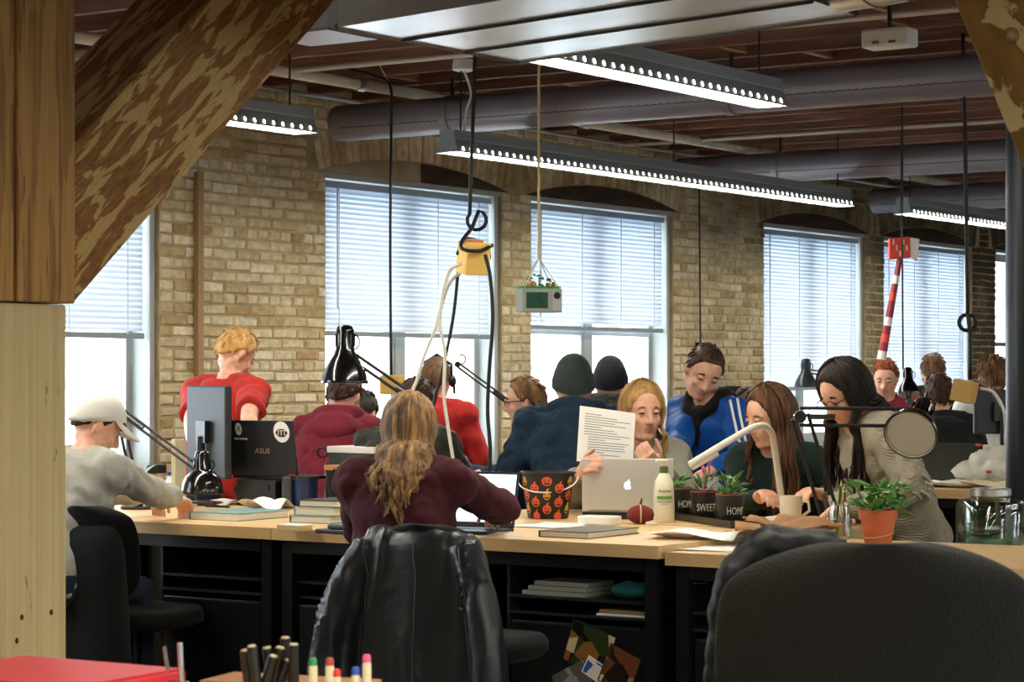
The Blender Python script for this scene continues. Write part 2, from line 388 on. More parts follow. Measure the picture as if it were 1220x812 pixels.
# timber lintels, frames, blinds
BB = [(None, 404.5), (None, 404.5), (None, 403.5), (None, 395.5), (None, 466), (None, 474), (None, 474)]
WORD = {1: 'beside the timber post at far left', 2: 'behind the two hanging cords, left of centre', 3: 'behind the hanging planter box',
        4: 'in the wide white window left of the red axe', 5: 'behind the red wrapped axe'}
for wi, ((a, b), (a2, b2, cx, cz, rad)) in enumerate(zip(OP, ARCH)):
    half = math.asin(min(1, (b2-a2)/2/rad))
    for part, (t0, t1) in enumerate(((-1, .02), (.02, 1))):
        poly = [(cx + rad*math.sin(half*t), cz + rad*math.cos(half*t)) for t in [t0 + (t1-t0)*k/8 for k in range(9)]]
        x0 = poly[0][0]; x1 = poly[-1][0]
        poly = [(x0, ZT), ] + poly + [(x1, ZT)]
        MB().prism(poly, (0, FY + .004, 0), (1, 0, 0), (0, 0, 1), (0, .1, 0)).obj('lintel', PLASTER if (wi == 2 and part == 0) else LINTEL, wb, label='plastered half of the lintel' if (wi == 2 and part == 0) else 'dark stained timber lintel')
    if wi in (0, 6): nm = 'outside the frame'
    wn = struct('window_%d' % (wi + 1), 'painted sash window ' + (WORD[wi].replace('in the wide white window', 'with the longest blind') if wi in WORD else 'beyond the edge of the view'), 'window')
    f = .055; y0, y1 = W + .14, W + .22
    MB().mm((a, y0, ZS), (a+f, y1, ZT)).obj('jamb', FRAMEP, wn); MB().mm((b-f, y0, ZS), (b, y1, ZT)).obj('jamb', FRAMEP, wn)
    MB().mm((a+f, y0, ZT-f), (b-f, y1, ZT)).obj('head_rail', FRAMEP, wn); MB().mm((a+f, y0, ZS), (b-f, y1, ZS+.07)).obj('bottom_rail', FRAMEP, wn)
    mxx = (a+b)/2; MB().mm((mxx-.04, y0, ZS+.07), (mxx+.04, y1, ZT-f)).obj('mullion', FRAMEP, wn)
    MB().mm((a-.02, W-.05, ZS-.05), (b+.02, y0, ZS)).obj('window_sill', FRAMEP, wn)
    # moulding round the opening
    MB().mm((b-.05, W+.02, ZS), (b-.012, y0, ZT)).obj('reveal_trim', FRAMEP, wn)
    MB().mm((a, W+.006, ZT-.03), (b, y0, ZT-.001)).obj('head_trim', FRAMEP, wn)
    for (c, d) in ((a+f, mxx-.04), (mxx+.04, b-f)):
        s_ = MB()
        for lo, hi in (((c, ZS+.07), (c+.035, ZT-f)), ((d-.035, ZS+.07), (d, ZT-f)), ((c+.035, ZS+.07), (d-.035, ZS+.12)), ((c+.035, (ZS+ZT)/2-.02), (d-.035, (ZS+ZT)/2+.02)), ((c+.035, ZT-f-.04), (d-.035, ZT-f))):
            s_.mm((lo[0], y0+.01, lo[1]), (hi[0], y1-.01, hi[1]))
        s_.obj('sash', FRAMEP, wn)
        MB().mm((c+.034, y0+.035, ZS+.11), (d-.034, y0+.039, ZT-f-.03)).obj('pane', PANE, wn)
    # venetian blind
    if wi in (0, 6): continue
    x0 = a + .03; x1 = b - .075
    zb = onY(proj(V(((a+b)/2, BY, 1.6)))[0], BB[wi][1], BY).z if wi > 1 else onY(140, 404.5, BY).z
    zt = ZT - .085
    bt = thing('venetian_blind', 'pale slatted venetian blind ' + WORD[wi], 'blind', ((x0+x1)/2, BY, zt), group='venetian blinds on the brick wall windows')
    L_ = x1 - x0
    MB().box((0, 0, .022), (L_, .045, .036)).obj('headrail', mat('blind_rail', '#9fb0bd', .45), bt)
    sl = MB(); wv = .017; an = R(70)
    prof = [(-wv, -.0015), (0, .0015), (wv, -.0015)]
    pts = [(math.cos(an)*u - math.sin(an)*v, math.sin(an)*u + math.cos(an)*v) for u, v in prof]
    pts2 = [(p + .0006, q + .0006) for p, q in reversed(pts)]
    ring = pts + pts2
    sl.loft([[V((sx, p, q)) for p, q in ring] for sx in (-L_/2, L_/2)]); sm = sl.mesh('slat'); sm.materials.append(SLAT)
    zz = -.012
    while zz > zb - zt + .05:
        o = bpy.data.objects.new('slat', sm); C.objects.link(o); o.parent = bt; o.location = (0, 0, zz); zz -= .0295
    MB().box((0, 0, zb - zt + .022), (L_, .03, .03)).obj('bottom_rail', mat('blind_bottom_rail', '#8a97a0', .5), bt)
    for u in (-.42, -.13, .16, .42):
        MB().tube([(u*L_, -.022, .0), (u*L_, -.022, zb - zt + .03)], .0035, 5).obj('ladder_cord', mat('blind_cord', '#e8eef2', .7), bt)
    MB().tube([(-.44*L_, -.035, .0), (-.44*L_, -.037, -.7)], .005, 6).obj('tilt_wand', mat('blind_wand', '#c9d3d8', .4), bt)
# ------------------------------------------------------------------ timber post and braces
POSTU = peel_mat('bare_post_wood', '#a67c46', '#b0854c', .5, (5, 5, .35), 4)
POSTL = peel_mat('cream_post_paint', '#8a6a3c', '#c9b382', .33, (3, 3, .5), 5)
BRACEM = peel_mat('peeling_brace_paint', '#966631', '#b8985e', .52, (.32, 1.7, 1.7), 15)
YP = 4.98
tp = thing('timber_post', 'thick old timber post with cream painted lower half at far left', 'post', (4.96, YP + .16, FZ))
zsp = 1.61
lo = MB(); lo.mm((4.805, YP + .012, FZ), (5.075, YP + .33, zsp)); lo.obj('lower_post', POSTL, tp, world=True, bevel=.008)
up = MB(); up.mm((4.865, YP, zsp + .004), (5.10, YP + .33, ZJ)); up.obj('upper_post', POSTU, tp, world=True, bevel=.006)
MB().mm((4.80, YP + .008, zsp + .004), (4.858, YP + .33, ZJ)).obj('side_plank', POSTU, tp, world=True, bevel=.004)
for (px, py) in ((26, 735), (61, 729), (20, 763)):
    p = onY(px, py, YP + .012); MB().ell(p, (.007, .004, .009), 8, 6).obj('nail_hole', mat('rust_hole', '#3a2113', .8), tp, world=True)
def brace(name, label, x0, z0, x1, z1, th, y0, y1, root_loc, m, sgn=1):
    """lower edge from (x0,z0) to (x1,z1), th measured across"""
    t = thing(name, label, 'brace', root_loc)
    dx, dz = x1-x0, z1-z0; l = math.hypot(dx, dz); nx, nz = -dz/l*sgn, dx/l*sgn
    if nz < 0: nx, nz = -nx, -nz
    ang = math.atan2(dz, dx)
    b_ = MB().mm((0, 0, 0), (l, y1-y0, th))
    o = b_.obj('brace_timber', m, t, bevel=.012)
    o.rotation_euler = (0, -ang, 0); o.location = V((x0, y0, z0)) - V(root_loc)
    if dx < 0:
        o.rotation_euler = (0, math.pi - ang, 0)
    return t, o
tb, ob = brace('timber_brace', 'diagonal timber brace with peeling tan paint beside the left post', 5.10, 1.615, 6.74, 3.005, .365, YP + .004, YP + .36, (5.12, YP + .18, 1.61), BRACEM)
# right brace leaning the other way, with its post out of view
YR = 2.35
p0 = onY(1135, 0, YR + .26); p1 = onY(1220, 205, YR + .26); sl_ = (p1.z - p0.z) / (p1.x - p0.x)
xe = 7.40; ze = p1.z + sl_ * (xe - p1.x); xs_ = p0.x - .2; zs_ = p0.z - sl_ * .2
t2 = thing('timber_brace', 'diagonal timber brace with flaking cream paint and a bolt at top right', 'brace', (xe, YR + .15, ze))
l = math.hypot(xe - xs_, ze - zs_) + .22; an = math.atan2(ze - zs_, xe - xs_)
o = MB().mm((0, 0, 0), (l, .26, .3)).obj('brace_timber', peel_mat('flaking_brace_paint', '#946f3a', '#cdb682', .5, (.7, 1, 1.4), 5), t2, bevel=.012)
o.rotation_euler = (0, -an, 0); o.location = V((xs_, YR, zs_)) - t2.location
pb = onY(1206, 42, YR); 
MB().lathe([(.0, -.016), (.012, -.015), (.019, -.008), (.022, 0), (.022, .01)], pb, 18, M=Matrix.Rotation(R(-90), 3, 'X')).obj('bolt', mat('rusty_bolt', '#6d5230', .6, .4), t2, world=True, smooth=True)
t3 = thing('timber_post', 'timber post carrying the bolted brace, out of view at right', 'post', (7.55, YR + .16, FZ))
MB().mm((7.41, YR - .02, FZ), (7.72, YR + .3, ZJ)).obj('post_timber', POSTL, t3, world=True, bevel=.008)
# dark steel column
pc = at(1226, 447, 10.2)
t4 = thing('steel_column', 'dark painted steel column at the right edge', 'column', (pc.x, pc.y, FZ))
MB().lathe([(.1, 0), (.1, ZJ - FZ)], n=28).obj('shaft', STEELC, t4, smooth='auto')
MB().box((0, 0, .01), (.3, .3, .02)).obj('base_plate', STEELB, t4); MB().box((0, 0, ZJ - FZ - .01), (.3, .3, .02)).obj('cap_plate', STEELB, t4)
# wooden batten on the wall at left
pv = onY(237, 320, W - .03)
tag(MB().mm((pv.x - .022, W - .045, .6), (pv.x + .022, W - .014, onY(237, 205, W - .03).z)).obj('wall_conduit', mat('tan_conduit', '#a88a5f', .7, var=.15, vscale=3)), 'tan vertical conduit on the brick wall beside the red shirt man', 'conduit')
pv = onY(833, 320, W - .03)
t = thing('wall_cable', 'thin cable running down the brick wall above the blue jacket', 'cable', (pv.x, W - .03, 0))
MB().tube([(0, 0, onY(833, 222, W).z), (.01, 0, 2.2), (.02, 0, onY(836, 408, W).z)], .007, 6).obj('cable', BLACKC, t)
MB().box((.02, 0, onY(836, 412, W).z), (.08, .04, .05)).obj('junction_box', STEELB, t)
# ------------------------------------------------------------------ ducts and pipes
def ductround(label, X, y0, y1, z, r, band=True):
    t = thing('round_duct', label, 'duct', (X, y0, z), group='round ceiling ducts')
    MB().lathe([(.012, 0), (r*.7, 0), (r*.97, .02), (r, .05), (r, y0 - y1)], M=Matrix.Rotation(R(90), 3, 'X'), n=32).obj('duct_body', DUCTG, t, smooth='auto')
    k = MB(); n = int((y0 - y1) / .045)
    for i in range(n):   # stitched seam along the side facing the room
        u = -.1 - i*.045; a = R(203)
        k.tube([(math.cos(a)*r*1.0, u, math.sin(a)*r), (math.cos(a)*r*1.02, u-.02, math.sin(a)*r*1.02 + .006), (math.cos(a)*r*1.0, u-.04, math.sin(a)*r)], .003, 4)
    k.obj('seam', mat('duct_seam', '#4a464c', .6), t, kind='stuff')
    for i in range(3):
        u = -.8 - i*1.7
        if -u > y0 - y1: break
        MB().tube([(0, u, r), (0, u, ZJ - z)], .012, 6).obj('hanger_rod', STEELB, t)
        MB().lathe([(r+.004, -.02), (r+.007, -.02), (r+.007, .02), (r+.004, .02)], (0, u, 0), 28, M=Matrix.Rotation(R(90), 3, 'X'), cap=False).obj('hanger_strap', DUCTG, t)
    return t
ductround('round grey ceiling duct nearest the camera, above the hanging planter', 10.33, 8.1, 1.0, 2.80, .1)
ductround('round grey ceiling duct beyond the long light, second from the camera', 14.15, 8.1, 1.0, 2.80, .1)
ductround('short visible round grey ceiling duct farthest right', 17.3, 8.1, 1.0, 2.80, .1)
t = thing('ceiling_pipe', 'cream painted pipe running under the joists along the wall', 'pipe', (6, 7.62, 2.945))
MB().tube([(0, 0, 0), (16, 0, 0)], .03, 12).obj('pipe', WHITEP, t, smooth='auto')
for xx in (3.9, 6.15, 8.4, 10.6, 13):
    MB().tube([(xx, 0, 0), (xx + .06, 0, 0)], .037, 12).obj('coupling', GALV, t, smooth='auto')
for i, (yy, zz, rr, xa, xb) in enumerate(((8.2, 2.96, .012, 6, 21),)):
    pt = [(xa, yy, zz), (xb, yy, zz)]
    tag(MB().tube(pt, rr, 8).obj('conduit', GALV, smooth='auto'), ['thin steel conduit along the top of the brick wall', 'thin steel conduit under the joists behind the near light'][i], 'conduit')
# sprinkler-like conduits along the joists
for i, xx in enumerate((9.35, 12.25, 13.6)):
    tag(MB().tube([(xx, 1.5, 2.955), (xx, 8.3, 2.955)], .014, 8).obj('sprinkler_pipe', mat('pale_sprinkler_pipe', '#b9aa98', .5), smooth='auto'),
        ['pale thin pipe just before the nearest round duct', 'pale thin pipe between the first two round ducts', 'pale thin pipe just before the second round duct'][i], 'pipe')
# rectangular galvanised duct at the top
zd = 2.45
A = onz(402, 32.8, zd); B = onz(618, 73.4, zd); Cc = onz(1020, 18, zd)
D = A + (Cc - B) * 1.05
t = thing('rectangular_duct', 'wide flat galvanised rectangular duct at the top of the view', 'duct', (B.x, B.y, zd))
hgt = V((0, 0, .34))
q = MB(); bot = [A, B, Cc, D]; q.add(bot + [p + hgt for p in bot], [(0, 1, 2, 3), (4, 5, 6, 7), (0, 1, 5, 4), (1, 2, 6, 5), (2, 3, 7, 6), (3, 0, 4, 7)])
q.obj('duct_body', GALV, t, world=True)
for k in (.33, .68):
    a_ = A.lerp(B, k); b_ = D.lerp(Cc, k)
    MB().tube([a_ - V((0, 0, .002)), b_ - V((0, 0, .002))], .006, 4).obj('seam', mat('duct_joint', '#3b4147', .5, .5), t, world=True)
MB().tube([A + V((0, 0, .005)), B + V((0, 0, .005)), Cc + V((0, 0, .005))], .012, 4).obj('flange', mat('duct_flange', '#767d80', .45, .8), t, world=True)
MB().add([Cc + (Cc-D)*.002, D + (Cc-D)*.002, D + hgt + (Cc-D)*.002, Cc + hgt + (Cc-D)*.002], [(0, 1, 2, 3)]).obj('end_panel', mat('duct_end', '#33383a', .6, .4), t, world=True)
for k in range(4):
    p = B.lerp(Cc, .955 + k*.008) + V((0, 0, .03)); MB().ell(p, .012, 8, 6).obj('rivet', STEELB, t, world=True)
# spiral duct joining on the right
ax = (Cc - B).normalized(); c0 = Cc + ax * .012 + V((0, 0, .12)) + (D - Cc).normalized() * .14
t = thing('spiral_duct', 'galvanised spiral round duct at top right beside the brace', 'duct', c0)
pts = [c0 + ax * u + V((0, 0, .08*u*u)) for u in [i*.06 for i in range(18)]]
MB().tube(pts, .13, 32).obj('duct_body', GALV, t, world=True, smooth='auto')
for u in range(2, 17, 2):
    p = pts[u]; a_, b_ = frame_of(ax)
    ring = [p + (a_*math.cos(g) + b_*math.sin(g))*.131 + ax*(.03*g/6.28) for g in [2*math.pi*k/28 for k in range(29)]]
    MB().tube(ring, .004, 4).obj('spiral_rib', mat('rib_steel', '#8a8d8a', .4, .9), t, world=True)
# second flat duct at upper left
b0 = at(380, 45, 9.3)
t = thing('duct_box', 'grey sheet metal duct box at upper left behind the brace', 'duct', b0)
MB().box((0, 0, .125), (.3, .32, .25)).obj('duct_body', GALV, t); MB().box((0, 0, .004), (.32, .34, .012)).obj('flange', DUCTG, t)
# ------------------------------------------------------------------ light fixtures
def fixture(label, Y, x0, x1, z=2.52, cable=None):
    t = thing('ceiling_light', label, 'light', (x0, Y, z), group='long fluorescent ceiling lights'); L_ = x1 - x0
    wb_, wt_, h = .072, .046, .115
    sec = [(-wb_, 0), (-wt_, .07), (-wt_, h), (wt_, h), (wt_, .07), (wb_, 0), (wb_ - .004, 0), (wt_ - .004, .068), (-wt_ + .004, .068), (-wb_ + .004, 0)]
    MB().loft([[V((u, p, q)) for p, q in sec] for u in (0, L_)], cap=False).obj('housing', FIX, t)
    for u in (0, L_ - .004):
        MB().prism([(-wb_, 0), (wb_, 0), (wt_, .07), (wt_, h), (-wt_, h), (-wt_, .07)], (u, 0, 0), (0, 1, 0), (0, 0, 1), (.004, 0, 0)).obj('end_cap', FIX, t)
    MB().mm((.006, -wb_ + .012, .006), (L_ - .006, wb_ - .012, .014)).obj('diffuser', GLOW, t)
    sl = MB(); n = int(L_ / .066)
    for s in (-1, 1):
        for k in range(n):
            u = .05 + k * (L_ - .1) / max(1, n - 1)
            o = V((u, s * (wb_ - (wb_-wt_)*.28 + .0015), .07*.28)); up_ = V((0, -s*(wb_-wt_), .07)).normalized(); nn = V((0, s*.07, (wb_-wt_))).normalized()
            sl.prism([(.0065*math.cos(g), .0105*math.sin(g)) for g in [2*math.pi*i/8 for i in range(8)]], o, (1, 0, 0), up_, nn * .0015)
    sl.obj('light_slots', mat('lit_slot', '#ffffff', emit=LAMP_COL, estr=3.5), t, kind='stuff')
    MB().mm((0, -wt_ - .005, .066), (L_, -wt_, .074)).obj('trim_rib', mat('fixture_rib', '#a3acae', .4, .5), t)
    MB().mm((0, wt_, .066), (L_, wt_ + .005, .074)).obj('trim_rib', MATS['fixture_rib'], t)
    for u in (.12, L_ / 2, L_ - .12):
        MB().tube([(u, 0, h), (u, 0, ZJ - z)], .005, 6).obj('hanger_wire', STEELB, t)
    return t
fixture('short end of a slotted ceiling light beside the peeling brace', 6.86, 4.2, 8.53)
tfx = fixture('long slotted ceiling light running across the middle windows', 6.84, 9.63, 14.2)
fixture('slotted ceiling light at far right before the dark column', 6.82, 15.06, 19.4)
fixture('slotted ceiling light nearest the camera under the flat duct', 4.56, 6.6, 8.77)
for k, (Y, x0, x1) in enumerate(((2.2, -3, 1.5), (2.2, 2.2, 5.3), (-.2, -3, 1.5), (-.2, 2.2, 6.7), (-.2, 7.4, 12), (-2.6, -3, 1.5), (-2.6, 2.2, 6.7), (-2.6, 7.4, 12), (2.2, 11.2, 15.7), (2.2, 16.5, 21))):  # unseen fixtures, added as fill for the near timbers and ceiling
    fixture('added slotted fill light outside the view, ' + ['above the camera at left', 'above the nearest table', 'behind the camera at left', 'behind the camera in the middle', 'far right of the camera in the middle row', 'by the front wall at left', 'by the front wall in the middle', 'by the front wall at right', 'right of the dark column', 'at the far right end of the room'][k], Y, x0, x1)['group'] = 'added fill lights outside the view'
# white feed cable and junction above the long light
p = onY(547, 150, 6.84); q0 = V((9.63 + .55, 6.84, 0))
t = thing('ceiling_junction_box', 'white round ceiling box feeding the long light', 'junction box', (9.78, 6.84, 2.95))
MB().lathe([(.055, .05), (.06, .02), (.06, 0), (.03, -.01)], n=20).obj('box', mat('white_plastic', '#dcdcd4', .45), t, smooth='auto')
MB().tube(arc([(0, 0, 0), (.02, -.03, -.12), (.01, -.01, -.2), (.0, 0, -.315)]), .007, 6).obj('feed_cable', WHITEC, t)
# exit light box under the joists
p = at(1060, 46, 9.2)
t = thing('emergency_light', 'white boxy emergency light under the joists near the spiral duct', 'light box', p)
MB().box((0, 0, 0), (.11, .2, .075)).obj('body', mat('white_plastic', '#dcdcd4', .45), t, bevel=.012)
for s in (-1, 1): MB().box((-.056, s*.035, -.02), (.004, .03, .01)).obj('indicator', mat('red_indicator', '#a03020', .5), t)
MB().tube([(0, 0, .03), (0, 0, 3.02 - p.z)], .01, 6).obj('mount', STEELB, t)
# ------------------------------------------------------------------ people
SKIN = mat('skin', '#e2b094', .5, var=.12, vscale=30, col2='#d69a7c')
SKIN2 = mat('skin_warm', '#d29a78', .5, var=.12, vscale=30, col2='#be8160')
LIP = mat('lips', '#cc8b7c', .45)
EYEW = mat('eye_white', '#cfc5ba', .3); EYED = mat('eye_iris', '#2a211b', .25)
def fabric(name, col, var=.18, bump=.35, bs=14, rough=.9, fine=True, stretch=None):
    return mat(name, col, rough, var=var, vscale=7, bump=bump, bscale=bs, sheen=.05, spec=.2, stretch=stretch)
def hairmat(name, col, col2):
    return mat(name, col, .5, var=.5, vscale=14, col2=col2, stretch=(3, 3, .5), rnd=.3, bump=.5, bscale=60, spec=.3)
HB = hairmat('brown_hair', '#4f3220', '#2c1a0e'); HDK = hairmat('dark_hair', '#2a1d17', '#120c0a'); HBL = hairmat('blond_hair', '#c29a62', '#8a6538')
HLB = hairmat('light_brown_hair', '#9a6f44', '#573a22'); HST = hairmat('strawberry_hair', '#dcae6c', '#b58447'); HRD = hairmat('red_hair', '#a8582a', '#6e3517'); HDB = hairmat('dark_blond_hair', '#7c5a3a', '#402a1a')
JEAN = fabric('blue_denim', '#26303f'); DKPANT = fabric('dark_trousers', '#17181b')
SHOE = mat('black_shoe', '#131313', .5)
def remesh(mb, vox, smooth=4):
    me = mb.mesh('tmp'); o = bpy.data.objects.new('tmp', me); C.objects.link(o)
    r = o.modifiers.new('r', 'REMESH'); r.mode = 'VOXEL'; r.voxel_size = vox; r.use_smooth_shade = True
    if smooth:
        s = o.modifiers.new('s', 'SMOOTH'); s.factor = .5; s.iterations = smooth
    dg = bpy.context.evaluated_depsgraph_get(); out = bpy.data.meshes.new_from_object(o.evaluated_get(dg))
    bpy.data.objects.remove(o); bpy.data.meshes.remove(me); return out
def ik(a, b, l1, l2, pole):
    d = b - a; L_ = d.length; mx = (l1 + l2) * .995
    if L_ > mx: b = a + d * (mx / L_); d = b - a; L_ = mx
    u = d.normalized(); p = pole - u * pole.dot(u)
    p = p.normalized() if p.length > 1e-5 else frame_of(u)[0]
    x = (l1*l1 - l2*l2 + L_*L_) / (2*L_); h = math.sqrt(max(0, l1*l1 - x*x))
    return a + u*x + p*h, b
def hand(mb, w, dr, nrm, side, curl=25, S=1, spread=1):
    """w wrist, dr finger direction, nrm palm normal (palm faces it), side +1 left / -1 right"""
    dr = dr.normalized(); nrm = (nrm - dr*nrm.dot(dr)).normalized(); ac = nrm.cross(dr) * side
    # ac points to thumb side
    k = w + dr * .085 * S
    mb.tube([w - dr*.02, w + dr*.02, w + dr*.06*S, k], [(.027*S, .020*S), (.032*S, .018*S), (.040*S, .016*S), (.038*S, .013*S)], 12, ref=nrm)
    for i, (off, ln) in enumerate(((.029, .95), (.010, 1.05), (-.010, 1.0), (-.028, .8))):
        p = k + ac*off*S - dr*.012; d = (dr + ac*off*2.2*spread).normalized(); pts = [p]; ang = 0
        for seg in (.044, .027, .022):
            ang += R(curl); q = d*math.cos(ang) + nrm*math.sin(ang); p = p + q * seg*ln*S; pts.append(p)
        mb.tube(pts, [.0098*S, .0092*S, .0084*S, .0068*S], 8, round_=True)
    b = w + dr*.02*S + ac*.024*S; t1 = (dr*.6 + ac*.75 + nrm*.35).normalized(); t2 = (dr*.9 + ac*.25 + nrm*.5).normalized()
    mb.tube([b, b + t1*.045*S, b + t1*.045*S + t2*.03*S, b + t1*.045*S + t2*.052*S], [.014*S, .0115*S, .0098*S, .0075*S], 8, round_=True)
def hair_cap(Mh, E, style, th=1.07, seed=0, wav=.02):
    n, m = 56, 36; rows = []
    def elmin(az):
        a = abs(math.degrees(math.atan2(math.sin(az), math.cos(az))))
        tb = {'short': ((0, 36), (35, 34), (55, 22), (72, 0), (82, -12), (98, -2), (115, -22), (150, -40), (180, -44)),
              'long': ((0, 40), (30, 34), (52, 12), (66, -25), (85, -55), (110, -60), (180, -60)),
              'beanie': ((0, 22), (60, 16), (90, -2), (130, -22), (180, -30))}[style]
        for (a0, v0), (a1, v1) in zip(tb, tb[1:]):
            if a <= a1: return v0 + (v1 - v0) * (a - a0) / (a1 - a0)
        return tb[-1][1]
    for i in range(m + 1):
        el = -88 + 176 * i / m; row = []
        for j in range(n):
            az = 2*math.pi*j/n; t = (el - elmin(az)) / 9; t = max(0, min(1, t)); t = t*t*(3-2*t)
            dr = V((math.cos(R(el))*math.cos(az), math.cos(R(el))*math.sin(az), math.sin(R(el))))
            nz = noise.noise(dr*5 + V((seed, 0, 0))) * wav + noise.noise(V((dr.x*16, dr.y*16, dr.z*4 + seed))) * wav * .8
            f0 = .84 if el > 10 else max(.45, .84 - (10 - el) * .02); f = f0 + (th - f0) * t + nz * t
            row.append(Mh @ V((dr.x*E[0]*f, dr.y*E[1]*f, dr.z*E[2]*f)))
        rows.append(row)
    return MB().loft(rows)
def tufts(mb, Mh, E, rng, n, ln=.03, style='short', up=.5):
    R3 = Mh.to_3x3()
    for _ in range(n):
        az = rng.uniform(-math.pi, math.pi); a = abs(math.degrees(az))
        lo = 58 if a < 50 else (30 if a < 75 else 8 if a < 100 else -30)
        el = R(rng.uniform(lo, 85)); dr = V((math.cos(el)*math.cos(az), math.cos(el)*math.sin(az), math.sin(el)))
        p = V((dr.x*E[0], dr.y*E[1], dr.z*E[2])) * 1.04
        comb = V((.5, rng.uniform(-.6, .6), .1)) if a < 75 else V((-.2, 0, -1))
        tn = (comb - dr*comb.dot(dr)); tn = tn.normalized() if tn.length > .01 else V((1, 0, 0))
        q = p + (tn + dr*up*rng.uniform(.2, 1)) * ln * .55; e = q + (tn*1.0 + dr*.1) * ln * .5
        mb.tube([Mh @ p, Mh @ q, Mh @ e], [.006, .005, .0012], 4)
def push(P, p, k=1.1):
    if P is None: return p
    best = None
    for t in (0, .08, .16, .24, .32, .38, .43, .47, .51):
        c, dr = P['spz'](t); e = abs((p - c).dot(dr))
        if best is None or e < best[0]: best = (e, t, c, dr)
    _, t, c, dr = best
    w_ = .20 if t < .4 else .17 if t < .45 else .10; dp = .145 if t < .4 else .135 if t < .46 else .12
    if P.get('hood') and t > .36: dp += .035
    la = P['lat']; fw = la.cross(dr).normalized(); v = p - c; x, y = v.dot(la), v.dot(fw); f = math.hypot(x / w_, y / dp); kk = 1 + (k - 1) * .6
    if f < kk:
        if abs(x) < w_ * kk * .97: y = math.copysign(dp * math.sqrt(max(.05, kk*kk - (x / w_)**2)), y)
        else: x, y = x / f * kk, y / f * kk
        return c + la*x + fw*y + dr * v.dot(dr)
    return p
def locks(mb, Mh, E, rng, n, length, back_slope=.0, front=None, azr=(58, 180), spread=.03, wave=.012, both=True, r0=.012, side=None, fwd=0.0, P=None):
    """long hair: each lock leaves the parting, follows the skull, then hangs"""
    for _ in range(n):
        a = rng.uniform(*azr); sg = rng.choice((-1, 1)) if side is None else side; az = R(a) * sg
        el0 = rng.uniform(45, 88); pts = []; out = V((math.cos(az), math.sin(az), 0)); k = rng.uniform(1.08, 1.19)
        for el in (el0, el0*.6, 20, -5, -28):
            e = R(el); dr = V((math.cos(e)*math.cos(az), math.cos(e)*math.sin(az), math.sin(e)))
            pts.append(Mh @ V((dr.x*E[0]*k, dr.y*E[1]*k, dr.z*E[2]*k)))
        ow = (Mh.to_3x3() @ out); ow.z = 0; ow = ow.normalized() if ow.length > 0 else V((-1, 0, 0))
        L_ = length * rng.uniform(.7, 1.05); ph = rng.uniform(0, 6.28); p = pts[-1]; st = L_ / 7
        for i in range(1, 8):
            u = i / 7; drop = L_ * u
            off = ow * (spread * math.sin(min(1, u*1.6)*1.57) + .0) + V((-back_slope * drop * max(0, -ow.x), 0, 0)) + V((fwd * drop * max(0, ow.x + .5), 0, 0))
            off += V((math.sin(ph + u*5), math.cos(ph*1.7 + u*5.5), 0)) * wave * u
            pts.append(push(P, V((p.x, p.y, p.z - drop)) + off, k))
        rr = r0 * rng.uniform(.7, 1.15)
        mb.tube(arc(pts, 2), [rr*.5] + [rr]*14 + [rr*(1 - .8*(i/9)) for i in range(10)][:len(arc(pts, 2)) - 15], 6, flat=.55)
ZPS = []
